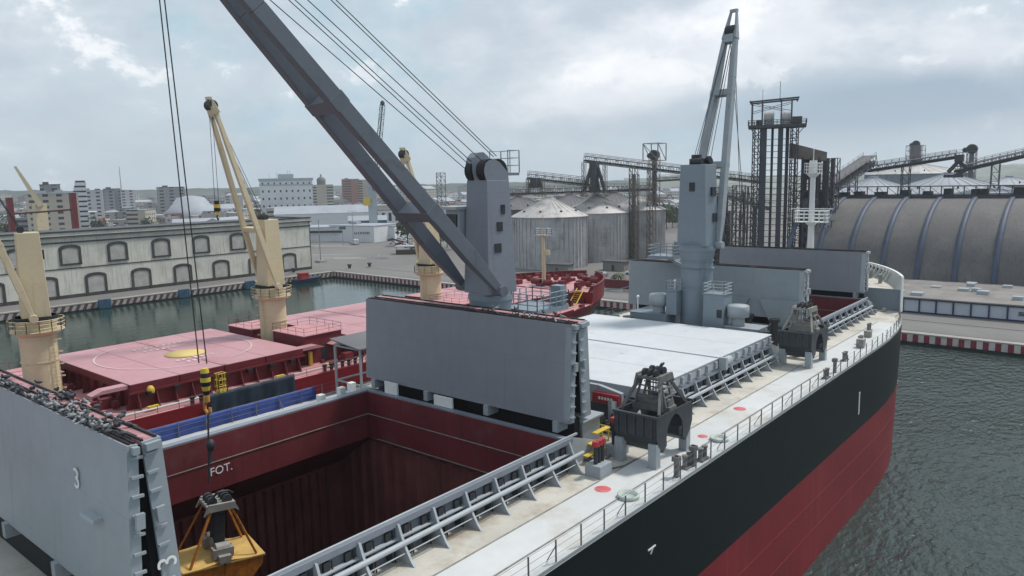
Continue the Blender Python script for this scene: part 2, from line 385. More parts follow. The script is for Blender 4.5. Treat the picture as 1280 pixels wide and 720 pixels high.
for b in ((800, 70, .10, .06, .22), (1000, 30, .14, .05, .17), (700, 130, .12, .03, .10), (590, 30, .14, .07, .06), (1230, 80, .10, .05, .16), (60, 60, .2, .07, .05),
          (530, 60, .05, .06, -.02), (640, 170, .25, .025, -.06), (1100, 110, .14, .035, -.10)):
    dens = wmath('ADD', dens, blob(*b))
cov = mr(dens, .42, .60)
bright = mr(dens, .52, .70)
base = wm(mr(dens, .36, .56), (3.9, 5.6, 6.45), (5.4, 6.15, 6.75))      # thin veil
cloud = wm(bright, (5.5, 6.2, 6.8), (8.1, 8.3, 8.7))
veil = wm(cov, base, cloud)
n3 = wn(9.0, 12, .62, (1, 1, 1.6), (2.2, 8.1, 3.3), .15)
cu = wmath('MULTIPLY', n3, 1.0)
for b in ((830, 50, .07, .035, .20), (775, 85, .05, .025, .16), (905, 20, .09, .03, .16), (880, 95, .07, .02, .10), (1240, 60, .08, .03, .12), (700, 150, .09, .012, .06), (600, 75, .05, .02, .08), (40, 50, .12, .03, .07), (330, 60, .09, .02, .05)):
    cu = wmath('ADD', cu, blob(*b))
veil = wm(mr(cu, .585, .68, 0, .9), veil, wm(mr(n2, .36, .6), (7.0, 7.4, 7.9), (9.3, 9.4, 9.6)))
dk = wmath('ADD', blob(1080, 140, .24, .045, .95), blob(1230, 110, .14, .025, .5)); dk = wmath('MINIMUM', wmath('MULTIPLY', dk, mr(n2, .2, .65, .6, 1.1)), 1.0)
tx = N.new('ShaderNodeMix'); tx.data_type = 'RGBA'; tx.blend_type = 'MULTIPLY'; tx.inputs[0].default_value = 1; L.new(veil, tx.inputs[6])
L.new(wm(mr(n3, .34, .66), (.90, .91, .93), (1.05, 1.045, 1.04)), tx.inputs[7]); veil = tx.outputs[2]
veil = wm(dk, veil, (2.9, 3.75, 4.75))
final = N.new('ShaderNodeMix'); final.data_type = 'RGBA'; final.inputs[0].default_value = .93
L.new(sky.outputs[0], final.inputs[6]); L.new(veil, final.inputs[7])
bg = N['Background']; bg.inputs['Strength'].default_value = .1
L.new(final.outputs[2], bg.inputs['Color'])
sd = bpy.data.lights.new('sun', 'SUN'); sd.energy = 2.7; sd.angle = R_(7); sd.color = (1, .96, .9)
so = bpy.data.objects.new('sun', sd); COL.objects.link(so)
dirv = Vector((math.cos(R_(SUN_EL))*math.cos(R_(SUN_AZ)), math.cos(R_(SUN_EL))*math.sin(R_(SUN_AZ)), math.sin(R_(SUN_EL))))
so.rotation_euler = dirv.to_track_quat('Z', 'Y').to_euler()
S.view_settings.view_transform = 'Standard'; S.view_settings.look = 'None'; S.view_settings.exposure = 0.24; S.view_settings.gamma = 1
S.render.engine = 'CYCLES'
# ---------------------------------------------------------------- water, ground, quays
def water_mat():
    m = bpy.data.materials.new('harbour_water'); m.use_nodes = True; nt = m.node_tree; N = nt.nodes; L = nt.links
    b = N['Principled BSDF']; b.inputs['Roughness'].default_value = .07; b.inputs['IOR'].default_value = 1.33
    tc = N.new('ShaderNodeTexCoord')
    def nz(scale, sc, det, rot=0):
        mp = N.new('ShaderNodeMapping'); mp.inputs['Scale'].default_value = sc; mp.inputs['Rotation'].default_value = (0, 0, rot); L.new(tc.outputs['Object'], mp.inputs[0])
        n = N.new('ShaderNodeTexNoise'); n.inputs['Scale'].default_value = scale; n.inputs['Detail'].default_value = det; L.new(mp.outputs[0], n.inputs['Vector']); return n.outputs['Fac']
    # ripples are rough on the open side and nearly still behind the ships
    sx = N.new('ShaderNodeSeparateXYZ'); L.new(tc.outputs['Object'], sx.inputs[0])
    r = N.new('ShaderNodeMapRange'); r.inputs[1].default_value = 60; r.inputs[2].default_value = 100; r.inputs[3].default_value = 1; r.inputs[4].default_value = .1; L.new(sx.outputs[1], r.inputs[0])
    a = nz(.62, (1, 2.1, 1), 3.5, .6); c = nz(.22, (1, 1.6, 1), 3, .2); p = nz(.03, (1, 1, 1), 3)
    ad = N.new('ShaderNodeMath'); ad.operation = 'MULTIPLY_ADD'; L.new(c, ad.inputs[0]); ad.inputs[1].default_value = .9; L.new(a, ad.inputs[2])
    mu = N.new('ShaderNodeMath'); mu.operation = 'MULTIPLY'; L.new(r.outputs[0], mu.inputs[0])
    pr = N.new('ShaderNodeMapRange'); pr.inputs[1].default_value = .35; pr.inputs[2].default_value = .65; pr.inputs[3].default_value = .45; pr.inputs[4].default_value = 1.2; L.new(p, pr.inputs[0]); L.new(pr.outputs[0], mu.inputs[1])
    bp = N.new('ShaderNodeBump'); bp.inputs['Distance'].default_value = .62; L.new(mu.outputs[0], bp.inputs['Strength']); L.new(ad.outputs[0], bp.inputs['Height']); L.new(bp.outputs[0], b.inputs['Normal'])
    x = N.new('ShaderNodeMix'); x.data_type = 'RGBA'; x.inputs[6].default_value = (.036, .05, .047, 1); x.inputs[7].default_value = (.014, .034, .028, 1)
    g = N.new('ShaderNodeMapRange'); g.inputs[1].default_value = 50; g.inputs[2].default_value = 110; L.new(sx.outputs[1], g.inputs[0]); L.new(g.outputs[0], x.inputs[0]); L.new(x.outputs[2], b.inputs['Base Color'])
    return m
QY = 221.0
def qx(y): return 159.0+.027*y
mb = MB(); mb.add([(-600, -600, 0), (230, -600, 0), (230, 300, 0), (-600, 300, 0)], [(0, 1, 2, 3)]); tag(mb.build('harbour_water', water_mat()), kind='structure')
def ground_mat():
    m = mat('land_ground', (.165, .155, .15), .9, var=.18, vs=.02, stain=(.10, .095, .09), sa=.6, ss=.012)
    nt = m.node_tree; N = nt.nodes; L = nt.links; b = N['Principled BSDF']; src = b.inputs['Base Color'].links[0].from_socket
    tc = N.new('ShaderNodeTexCoord'); vl = N.new('ShaderNodeVectorMath'); vl.operation = 'LENGTH'; L.new(tc.outputs['Object'], vl.inputs[0])
    r = N.new('ShaderNodeMapRange'); r.inputs[1].default_value = 600; r.inputs[2].default_value = 1100; L.new(vl.outputs['Value'], r.inputs[0])
    v = N.new('ShaderNodeTexNoise'); v.inputs['Scale'].default_value = .012; v.inputs['Detail'].default_value = 9; v.inputs['Roughness'].default_value = .8; L.new(tc.outputs['Object'], v.inputs['Vector'])
    cr = N.new('ShaderNodeValToRGB'); cr.color_ramp.elements[0].position = .42; cr.color_ramp.elements[0].color = (.03, .045, .03, 1); cr.color_ramp.elements[1].position = .56; cr.color_ramp.elements[1].color = (.24, .22, .21, 1)
    L.new(v.outputs['Fac'], cr.inputs[0]); x = N.new('ShaderNodeMix'); x.data_type = 'RGBA'; L.new(r.outputs[0], x.inputs[0]); L.new(src, x.inputs[6]); L.new(cr.outputs[0], x.inputs[7]); L.new(x.outputs[2], b.inputs['Base Color'])
    return m
mb = MB(); GZ = 2.0; B = 14000
mb.add([(qx(-600), -600, GZ), (B, -600, GZ), (B, B, GZ), (qx(QY), B, GZ), (qx(QY), QY, GZ)], [(0, 1, 2, 3, 4)])
mb.add([(-600, QY, GZ), (qx(QY), QY, GZ), (qx(QY), B, GZ), (-600, B, GZ)], [(0, 1, 2, 3)])
tag(mb.build('ground', ground_mat()), kind='structure')
mb = MB()
mb.add([(qx(-600), -600, -3), (qx(QY), QY, -3), (qx(QY), QY, 2), (qx(-600), -600, 2)], [(0, 1, 2, 3)])
mb.add([(qx(QY), QY, -3), (-600, QY, -3), (-600, QY, 2), (qx(QY), QY, 2)], [(0, 1, 2, 3)])
tag(mb.build('quay_wall', M['trim']), kind='structure')
# striped quay edges
def striped(a, b, period, h, name, slant=0.0, mm=('kerbr', 'kerbw')):
    a = Vector(a); b = Vector(b); d = (b-a); Ln = d.length; d.normalize(); n = Vector((d.y, -d.x, 0))
    if n.x > 0 or n.y > 0 and abs(n.y) > abs(n.x): pass
    mb = MB(); k = 0; t = 0
    while t < Ln-.01:
        t1 = min(Ln, t+period/2); mb.mat(k % 2)
        p = a+d*t; q = a+d*t1; o = Vector((0, 0, h)); s_ = d*slant
        w = nrm*.45
        mb.hexa([p-w*0, q-w*0, q+w, p+w, p+o+s_, q+o+s_, q+w+o+s_, p+w+o+s_])
        t = t1; k += 1
    return mb.build(name, [M[mm[0]], M[mm[1]]])
nrm = Vector((-1, 0, 0)); o = striped((qx(-80)-.02, -80, .55), (qx(QY)-.02, QY, .55), 1.95, 1.45, 'striped_quay_edge'); tag(o, kind='structure')
nrm = Vector((0, -1, 0)); o = striped((-60, QY-.02, .45), (qx(QY)-.5, QY-.02, .45), 1.9, 1.4, 'striped_dock_edge', .7, ('kerbd', 'kerbp')); tag(o, kind='structure')
mb = MB()
y0 = -80
mb.hexa([(qx(y0)-.5, y0, 2.0), (qx(y0)+1.6, y0, 2.0), (qx(QY)+1.6, QY, 2.0), (qx(QY)-.5, QY, 2.0), (qx(y0)-.5, y0, 2.25), (qx(y0)+1.6, y0, 2.25), (qx(QY)+1.6, QY, 2.25), (qx(QY)-.5, QY, 2.25)])
mb.box(-60, qx(QY)-.6, QY-.5, QY+1.6, 2.0, 2.25)
tag(mb.build('quay_kerb', M['kerb']), kind='structure')
mb = MB(); mb.add([(qx(-80)+6, -80, 2.006), (qx(-80)+13, -80, 2.006), (qx(QY)+13, QY+30, 2.006), (qx(QY)+6, QY+30, 2.006)], [(0, 1, 2, 3)])
tag(mb.build('quay_road', M['asphalt']), kind='structure')
mb = MB()
for (px, py, w_, l_) in ((395, 307, 1.2, 26), (420, 308, 1, 22), (425, 322, .8, 18), (438, 323, .8, 14), (418, 318, .6, 20)):
    p = at(px, py, z=2.012); mb.obox((p.x, p.y, 2.012), l_/2, w_/2, .004, R_(130))
tag(mb.build('painted_ground_lines', M['kerbw']), kind='structure')
mb = MB()
for k in range(5):                    # old crane rails in the quay
    x = qx(60)+3+k*0
mb.beam((qx(-80)+15, -80, 2.02), (qx(QY)+15, QY, 2.02), .3, .03); mb.beam((qx(-80)+3, -80, 2.02), (qx(QY)+3, QY, 2.02), .3, .03)
tag(mb.build('quay_rail_track', M['dark']), kind='structure')
# ---------------------------------------------------------------- the grey bulk carrier
CY = 35.5; HB = 16.15; DZ = 15.4; CZ = 17.2
ship = empty('bulk_carrier', (40, CY, 0), 'large grey and black bulk carrier with red bottom, open cargo hold and grey deck cranes', 'ship')
def half(x, z, HBm=HB, x0=80, z1=20, xt_top=124, xt_bot=117.5):
    xt = xt_bot+(xt_top-xt_bot)*max(0, min(1, z/z1))
    if x <= x0-12: return HBm
    pw, q = 2.4, .75
    u = max(0, min(1, (x-x0)/(xt-x0)))
    k = 1.0
    return HBm*k*max(0, 1-u**pw)**q
def stations(z): 
    xs = [-110, -60, 0, 30, 50, 60, 68, 74, 80, 85, 90, 94, 98, 102, 106, 109, 112, 115, 117.5]
    xt = 117.5+6.5*max(0, min(1, z/20))
    return [x if x <= 80 else 80+(x-80)*(xt-80)/(117.5-80) for x in xs]
def hull(side):
    mb = MB(); zs = [-3, -1.5, 0, 2, 4, 6, 8.55, 8.6, 10.5, 12.5, 14, DZ]; rows = []
    for z in zs:
        row = []
        for x in stations(z): row.append((x, CY+side*half(x, z), z))
        rows.append(row)
    n = len(rows[0]); vs = [p for r in rows for p in r]
    for k in range(len(zs)-1):
        mb.cur = 1 if zs[k] < 8.58 else 0
        for i in range(n-1):
            f = [(k*n+i), (k*n+i+1), ((k+1)*n+i+1), ((k+1)*n+i)]
            if side > 0: f.reverse()
            mb.f.append(tuple(f)); mb.mi.append(mb.cur); mb.sm.append(True)
    mb.v = vs; return mb
hb = hull(-1); h2 = hull(1); nn = len(hb.v); hb.v += h2.v; hb.f += [tuple(i+nn for i in f) for f in h2.f]; hb.mi += h2.mi; hb.sm += h2.sm
hb.build('hull', [M['hullk'], M['hullr']], ship)
mb = MB()   # waterline weld lines and load marks on the side
for z in (3.2, 5.9): mb.path([(x, CY-half(x, z)-.02, z) for x in (20, 50, 60, 68, 74, 80, 85, 90)], .02, 4)
mb.build('hull_seam', M['hullred'], ship)
mb = MB(); p = at(1074, 504, y=CY-HB-.03); mb.box(p.x-.12, p.x+.12, CY-HB-.05, CY-HB+.02, p.z-1.1, p.z+1.1)
mb.build('draught_mark', M['white'], ship)
mb = MB(); p = at(815, 685, y=CY-HB-.03)
mb.box(p.x-.4, p.x+.4, CY-HB-.05, CY-HB+.02, p.z-.04, p.z+.04); mb.beam((p.x-.15, CY-HB-.04, p.z-.3), (p.x+.1, CY-HB-.04, p.z), .06, .03)
mb.build('tug_mark', M['white'], ship)
HY0, HY1 = 26.2, 44.6
HATCH = [(-22, 1.5), (12.8, 35.8), (46.0, 68.3), (78.2, 100.6)]
# deck plating, built round the hatch openings
mb = MB()
def dstrip(xa, xb, ya, yb): mb.add([(xa, ya, DZ), (xb, ya, DZ), (xb, yb, DZ), (xa, yb, DZ)], [(0, 1, 2, 3)])
xs = stations(DZ)
for a, b in zip(xs, xs[1:]):
    b = min(b, 121.9); ha, hb_ = half(a, DZ)-.02, half(b, DZ)-.02
    if a >= 106: mb.add([(a, CY-ha, DZ), (b, CY-hb_, DZ), (b, CY+hb_, DZ), (a, CY+ha, DZ)], [(0, 1, 2, 3)]); continue
    lo = max(0, min(CY-HY0, ha)); 
    mb.add([(a, CY-ha, DZ), (b, CY-hb_, DZ), (b, max(HY0, CY-hb_), DZ), (a, HY0, DZ)], [(0, 1, 2, 3)])
    mb.add([(a, HY1, DZ), (b, min(HY1, CY+hb_), DZ), (b, CY+hb_, DZ), (a, CY+ha, DZ)], [(0, 1, 2, 3)])
dstrip(-110, HATCH[0][0], HY0, HY1)
for (a, b), (c, d) in zip(HATCH, HATCH[1:]): dstrip(b, c, HY0, HY1)
dstrip(HATCH[3][1], xs[[i for i, x in enumerate(xs) if x >= 106][0]], HY0, HY1)
mb.build('deck', M['deckb'], ship)
mb = MB()   # the newer, paler walkway paint along the side, as in the photo
for a, b in zip(xs, xs[1:]):
    if b > 100: continue
    mb.add([(a, CY-half(a, DZ)+.25, DZ+.005), (b, CY-half(b, DZ)+.25, DZ+.005), (b, 23.35, DZ+.005), (a, 23.35, DZ+.005)], [(0, 1, 2, 3)])
mb.build('walkway', M['deck'], ship)
mb = MB()
for a, b in zip(xs, xs[1:]):
    if b > 112: continue
    for s_ in (-1, 1): mb.beam((a, CY+s_*(half(a, DZ)-.06), DZ+.1), (b, CY+s_*(half(b, DZ)-.06), DZ+.1), .05, .2)
mb.build('deck_edge_bar', M['grey'], ship)
mb = MB(); mb.beam((21, 23.3, DZ+.03), (96, 23.2, DZ+.03), .06, .05); mb.beam((21, 21.1, DZ+.05), (70, 21.0, DZ+.05), .05, .05)
mb.build('deck_pipe', M['grabl'], ship)
# forecastle
FZ = 18.2
mb = MB()
fx = [105, 107.5, 110, 112.5, 115, 117.5, 119.5, 121.3, 122.6, 123.4]
zs = [DZ-.3, FZ, 19.9]
for s_ in (-1, 1):
    for a, b in zip(fx, fx[1:]):
        for (z0, z1) in ((DZ, FZ), (FZ, 19.9)):
            q = [(a, CY+s_*half(a, z0), z0), (b, CY+s_*half(b, z0), z0), (b, CY+s_*half(b, z1), z1), (a, CY+s_*half(a, z1), z1)]
            mb.add(q, [(0, 1, 2, 3) if s_ < 0 else (3, 2, 1, 0)], True)
mb.build('bow_plating', M['hullk'], ship)
mb = MB(); vs = []
for a in fx: vs += [(a, CY-half(a, FZ)+.03, FZ), (a, CY+half(a, FZ)-.03, FZ)]
mb.add(vs, [(2*i, 2*i+2, 2*i+3, 2*i+1) for i in range(len(fx)-1)])
mb.build('forecastle_deck', M['deckb'], ship)
mb = MB(); hw = half(105, FZ)-.05
mb.box(105, 105.15, CY-hw, CY+hw, DZ, FZ)
mb.build('forecastle_bulkhead', M['crane'], ship)
mb = MB()   # bulwark inner face, stays and cap rail
ins = []
for a in fx: ins.append((a, half(a, 19.9)))
for s_ in (-1, 1):
    for (a, ha), (b, hb_) in zip(ins, ins[1:]):
        q = [Vector((a, CY+s_*(ha-.08), FZ)), Vector((b, CY+s_*(hb_-.08), FZ)), Vector((b, CY+s_*(hb_-.08), 19.9)), Vector((a, CY+s_*(ha-.08), 19.9))]
        mb.add(q, [(0, 1, 2, 3)]); mb.beam(q[3], q[2], .3, .1); mb.beam((q[0]+q[3])/2, (q[1]+q[2])/2, .12, .06)
        for t in (0, .5):
            p = q[3].lerp(q[2], t); g = Vector((p.x-.55 if a > 112 else p.x, p.y-s_*(.75 if a < 119 else .3), FZ)); mb.add([p, Vector((p.x, p.y, FZ)), g], [(0, 1, 2)])
            mb.beam(p, g, .12, .06)
mb.build('bulwark', M['white'], ship)
mb = MB(); hw = half(105, 19.9)
for s_ in (-1, 1): mb.prism([(0, 0), (1.1, 0), (1.0, 4.5), (.0, 4.5)], (104.2, CY+s_*(hw+.0)-.05, DZ), (1, 0, 0), (0, 0, 1), (0, 1, 0), .12)
mb.build('bulwark_end_plate', M['white'], ship)
mb = MB(); random.seed(3)
for (x, y, r) in ((108, 28, .7), (110, 26.5, .5), (113, 31, .7), (112, 38, .8), (109, 42, .7), (115, 29, .5)):
    mb.tube((x, y, FZ), (x, y, FZ+1.0), r*.5, 10); mb.tube((x, y, FZ+1.0), (x, y, FZ+1.25), r*.7, 10)
for y in (30.5, 40.5):
    mb.tube((110.2, y-1.2, FZ+1), (110.2, y+1.2, FZ+1), .7, 12); mb.box(109.4, 111, y-1.5, y-1.2, FZ, FZ+1.5); mb.box(109.4, 111, y+1.2, y+1.5, FZ, FZ+1.5)
mb.build('windlass', M['grabl'], ship)
# foremast
mb = MB(); mx, my = 108.6, CY
mb.tube((mx, my, FZ), (mx, my, 26.3), .5, 14, .42); mb.tube((mx, my, 26.3), (mx, my, 33.2), .38, 14, .33); mb.tube((mx, my, 33.2), (mx, my, 35.0), .62, 12, .5)
mb.tube((mx, my, 32.6), (mx, my, 33.2), .35, 12, 1.0); mb.tube((mx, my, 35), (mx, my, 36.6), .06, 6); mb.tube((mx, my, 26.0), (mx, my, 26.4), .5, 12, .9)
mast = mb.build('foremast', M['white'], ship)
mb = MB(); mb.box(mx-1, mx+1, my-2.1, my+2.1, 26.4, 26.5); mb.rail([(mx-1, my-2.1, 26.5), (mx-1, my+2.1, 26.5), (mx+1, my+2.1, 26.5), (mx+1, my-2.1, 26.5), (mx-1, my-2.1, 26.5)], 1.5, .7, .05)
mb.beam((mx, my-2.9, 28.3), (mx, my+2.9, 28.3), .12)
mb.box(mx-.9, mx+.9, my-.9, my+.9, 33.2, 33.3); mb.rail([(mx-.9, my-.9, 33.3), (mx-.9, my+.9, 33.3), (mx+.9, my+.9, 33.3), (mx+.9, my-.9, 33.3), (mx-.9, my-.9, 33.3)], 1.3, .9, .05)
mb.build('mast_platform', M['white'], mast)
# ---- coamings
def coaming(x0, x1, n_out):
    t = .25
    mb = MB(); mb.mat(0)
    mb.box(x0-t, x0, HY0-t, HY1+t, DZ-.2, CZ); mb.box(x1, x1+t, HY0-t, HY1+t, DZ-.2, CZ)
    mb.box(x0, x1, HY0-t, HY0, DZ-.2, CZ); mb.box(x0, x1, HY1, HY1+t, DZ-.2, CZ)
    mb.mat(1); e = .02    # outer faces coloured darker for the shade behind the brackets, rim grey, inside red
    mb.box(x0-t-e-.1, x0-t-e, HY0-t-.1, HY1+t+.1, DZ, CZ); mb.box(x1+t+e, x1+t+e+.1, HY0-t-.1, HY1+t+.1, DZ, CZ)
    mb.box(x0-t, x1+t, HY0-t-.1, HY0-t-e, DZ, CZ); mb.box(x0-t, x1+t, HY1+t+e, HY1+t+.1, DZ, CZ)
    mb.mat(2); mb.box(x0-.5, x1+.5, HY0-.52, HY0-.04, CZ+.005, CZ+.12); mb.box(x0-.5, x1+.5, HY0-.54, HY0-.49, CZ-.14, CZ+.12); mb.box(x0-.5, x1+.5, HY1+.04, HY1+.62, CZ+.005, CZ+.12)
    mb.box(x0-.5, x0-.04, HY0-.03, HY1+.03, CZ+.005, CZ+.11); mb.box(x1+.04, x1+.5, HY0-.03, HY1+.03, CZ+.005, CZ+.11)
    c = mb.build('coaming', [M['hold'], M['recess'], M['house']], ship)
    mb = MB()   # sloping end pieces of the cover track
    for y in (HY0-.42, HY1+.3):
        mb.prism([(0, 0), (0, 1.95), (2.6, 1.05), (2.6, 0)], (x1+.5, y, DZ), (1, 0, 0), (0, 0, 1), (0, 1, 0), .12)
        mb.prism([(0, 0), (0, 1.95), (-1.6, 1.2), (-1.6, 0)][::-1], (x0-.5, y, DZ), (1, 0, 0), (0, 0, 1), (0, 1, 0), .12)
    mb.box(x0-1, x1+1.2, HY0-.36, HY0-.24, CZ+.12, CZ+.24)
    mb.build('cover_track', M['greyl'], c)
    mb = MB()
    for s_, y in ((-1, HY0-.36), (1, HY1+.36)):
        mb.tube((x0-.4, y+s_*.62, DZ+.98), (x1+.9, y+s_*.62, DZ+.98), .14, 8); mb.tube((x0-.4, y+s_*.75, DZ+.55), (x1+.6, y+s_*.75, DZ+.55), .035, 5)
        mb.box(x0-.3, x1+.3, y+s_*.02, y+s_*.30, DZ+1.05, DZ+1.12)
    mb.build('side_pipe', M['greyl'], c)
    mb = MB(); prof = [(0, 0), (-1.28, 0), (-1.02, .28), (-.72, .75), (-.42, 1.35), (-.25, 1.8), (0, 1.8)]
    mb.prism(prof, (0, 0, 0), (0, 1, 0), (0, 0, 1), (1, 0, 0), .06)
    # a narrow face plate follows the curved edge
    for (u, v), (u2, v2) in zip(prof[1:6], prof[2:6]): mb.beam((.03, u, v), (.03, u2, v2), .13, .04, side=(1, 0, 0))
    br = mb.build('coaming_bracket', M['greyl'], c, org=Vector((0, 0, 0)))
    o0 = origin(ship); n = round((x1-x0)/2.33)
    for k in range(n+1):
        for s_ in (-1, 1):
            b_ = br if (k == 0 and s_ < 0) else link(br.copy(), c)
            b_.location = Vector((x0+(x1-x0)*k/n-.03, HY0-.37 if s_ < 0 else HY1+.37, DZ+.0))-o0
            if s_ > 0: b_.rotation_euler = (0, 0, pi)
    mb = MB()
    for k in range(int((x1-x0)/1.15)):
        x = x0+.6+k*1.15; mb.box(x-.06, x+.06, HY0-.8, HY0-.37, DZ+.2, DZ+.9); mb.box(x-.15, x+.15, HY0-.5, HY0-.38, DZ+1.1, DZ+1.55)
        mb.tube((x+.3, HY0-.6, DZ), (x+.3, HY0-.45, DZ+1.5), .04, 5)
    mb.build('cleats', M['dark'], c)
    return c
for i, (a, b) in enumerate(HATCH): coaming(a, b, 10)
# ---- the holds
def cargo_hold(x0, x1, deep, wg=4.6):
    e = .01
    mb = MB(); mb.mat(0)
    # upper coaming inside down to the topside tank, with the wings sloping outwards below it
    zt = 13.6
    def wall(p, q): 
        mb.add([(*p, zt), (*q, zt), (*q, DZ-.2), (*p, DZ-.2)], [(0, 1, 2, 3)])
    wall((x0, HY0), (x1, HY0)); wall((x1, HY0), (x1, HY1)); wall((x1, HY1), (x0, HY1)); wall((x0, HY1), (x0, HY0))
    for y, s_ in ((HY0, -1), (HY1, 1)):
        mb.add([(x0-1, y, zt), (x1+1, y, zt), (x1+1, y+s_*wg, 10.4), (x0-1, y+s_*wg, 10.4)], [(0, 1, 2, 3)])
        mb.mat(0)
    mb.mat(1)
    for y in (HY0-wg, HY1+wg): mb.add([(x0-1, y, -1), (x1+1, y, -1), (x1+1, y, 10.4), (x0-1, y, 10.4)], [(0, 1, 2, 3)])
    for x in (x0-.01, x1+.6):
        n = 24; ys = [HY0-wg+(HY1-HY0+2*wg)*k/n for k in range(n+1)]
        for k in range(n):
            d0 = .5*(k % 2); mb.add([(x, ys[k], -1), (x, ys[k+1], -1), (x, ys[k+1], zt), (x, ys[k], zt)], [(0, 1, 2, 3)])
    mb.add([(x0-1, HY0-5, -.9), (x1+1, HY0-5, -.9), (x1+1, HY1+5, -.9), (x0-1, HY1+5, -.9)], [(0, 1, 2, 3)])
    h = mb.build('cargo_hold', [M['hold'], M['holdd']], ship)
    mb = MB(); nf = int((x1-x0)/.8)
    for k in range(nf): x = x0+.4+k*.8; mb.box(x-.05, x+.05, HY1+wg-.45, HY1+wg, -.5, 10.3)
    mb.build('side_frames', M['holdd'], h)
    mb = MB(); n = 20
    for k in range(n): y = HY0-4+k*(HY1-HY0+8)/n; mb.prism([(0, 0), (.14, .25), (.14, .55), (0, .8)], (x1+.595, y, -.8), (-1, 0, 0), (0, 1, 0), (0, 0, 1), 13.9)
    mb.build('corrugated_bulkhead', M['holdd'], h)
    mb = MB(); mb.box(x0, x1, HY1-.05, HY1-.005, 15.46, 15.51); mb.box(x1-.05, x1-.005, HY0, HY1, 15.46, 15.51); mb.box(x1+.05, x1+.13, HY0, HY1, 13.54, 13.6)
    mb.box(x1-.04, x1-.005, HY0, HY1-1, 13.62, 13.67)
    mb.build('hold_line', M['grabl'], h)
    return h
hd = cargo_hold(*HATCH[1], True); cargo_hold(*HATCH[3], True, .5)
text_mesh('FOT.', 'hold_marking', .75, (23.6, HY1-.03, 14.85), axes_rot((1, 0, 0), (0, 0, 1)), M['white'], hd)
# ---- hatch covers
def folded(xa, top, paint, endp, y0=26.2, y1=45.7, nlab=None, thick=(.5, .95, .22)):
    """a pair of panels folded upright over one end of the hatch"""
    zb = 18.0; H = top-zb
    pr = None; outs = []
    for j, (xt, lean, th) in enumerate(((xa+.32, -.34, thick[0]), (xa+.32+thick[0]+thick[2], .36, thick[1]))):
        mb = MB(); U = Vector((0, 1, 0)); V = Vector((lean, 0, -H)).normalized(); Wd = U.cross(V)
        if Wd.x < 0: Wd = -Wd
        o_ = Vector((xt, y0, top)); Lp = Vector((lean, 0, -H)).length
        def hx(u0, u1, v0, v1, w0, w1, m_=0):
            mb.mat(m_); P_ = lambda u, v, w: o_+U*u+V*v+Wd*w
            mb.hexa([P_(u0, v1, w0), P_(u0, v1, w1), P_(u1, v1, w1), P_(u1, v1, w0), P_(u0, v0, w0), P_(u0, v0, w1), P_(u1, v0, w1), P_(u1, v0, w0)])
        Wy = y1-y0
        sk = .06
        if j == 0: hx(0, Wy, .0, Lp, 0, sk); a_, b_ = sk, th
        else: hx(0, Wy, .0, Lp, th-sk, th); a_, b_ = 0, th-sk
        # end plates, top and bottom edge girders, ribs
        hx(0, .12, 0, Lp, a_, b_, 1); hx(Wy-.12, Wy, 0, Lp, a_, b_, 1); hx(.12, Wy-.12, 0, .14, a_, b_, 2); hx(.12, Wy-.12, Lp-.14, Lp, a_, b_, 1)
        for k in range(8): hx(.9+k*(Wy-1.8)/7-.04, .9+k*(Wy-1.8)/7+.04, .14, Lp-.14, a_, b_-.05*(j == 0), 3)
        hx(.12, Wy-.12, .14, Lp-.14, (a_+b_)/2-.01, (a_+b_)/2+.01, 3)
        if j == 0:
            for v in (.18, ): hx(.0, .45, v, Lp-.2, -.02, -.003, 1)
        for k in range(9):     # small lugs down the end
            v = .4+k*(Lp-.8)/8; hx(-.1, -.004, v, v+.1, a_+.02, a_+.42, 1)
        hx(-.28, -.12, Lp*.38, Lp*.38+.55, a_+.05, a_+.35, 1); hx(-.22, -.004, .05, .3, a_+.05, b_-.02, 1)
        # rubber seals along the top edge
        hx(.1, Wy-.1, -.07, -.002, a_+.02, a_+.10, 4); hx(.1, Wy-.1, -.07, -.002, b_-.12, b_-.03, 4)
        o = mb.build('hatch_cover' if pr is None else 'cover_panel', [paint, endp, M['pinkst'], M['dark'], M['black']], pr or ship); pr = pr or o; outs.append((o, o_, V, Wd, th))
    mb = MB()
    for k in range(5):
        y = y0+1.2+k*(y1-y0-2.4)/4; mb.tube((xa+.95, y-.35, top-.15), (xa+.95, y+.35, top-.15), .2, 10)
    mb.build('cover_hinge', M['dark'], pr)
    base = MB()
    for k in range(4):
        y = y0+1+k*(y1-y0-2)/3; base.box(xa-.2, xa+2.4, y-.2, y+.2, CZ+.13, zb+.02)
    base.build('cover_foot', M['grey'], pr)
    base = MB(); base.box(xa+.9, xa+1.5, y0+.3, y1-.3, DZ+.05, zb+.05); base.build('gap_shade_block', M['black'], pr)  # added black block, stands in for the shade in the gap below the cover
    return pr, outs
ca, oa = folded(10.12, 24.3, M['cover'], M['cover'], y0=25.95, thick=(.36, .66, .14))
cb, ob = folded(36.7, 24.2, M['coverd'], M['cover'])
cc, oc = folded(78.3, 23.2, M['cover'], M['greyl'], y1=47.0, thick=(.5, .7, .22))
ce, oe = folded(100.9, 23.2, M['coverd'], M['greyl'], thick=(.5, .7, .22))
R3 = axes_rot((0, -1, 0), (0, 0, 1))
text_mesh('3', 'cover_number', 1.15, (10.26, 30.3, 22.1), R3, M['white'], ca)
text_mesh('3', 'cover_number', 1.0, (11.42, 25.83, 19.75), axes_rot((0, 0, 1), (-1, 0, 0)), M['white'], ca)
mb = MB(); mb.box(9.95, 10.3, 28.2, 29.4, 21.0, 21.16); mb.build('cover_step', M['greyl'], ca)
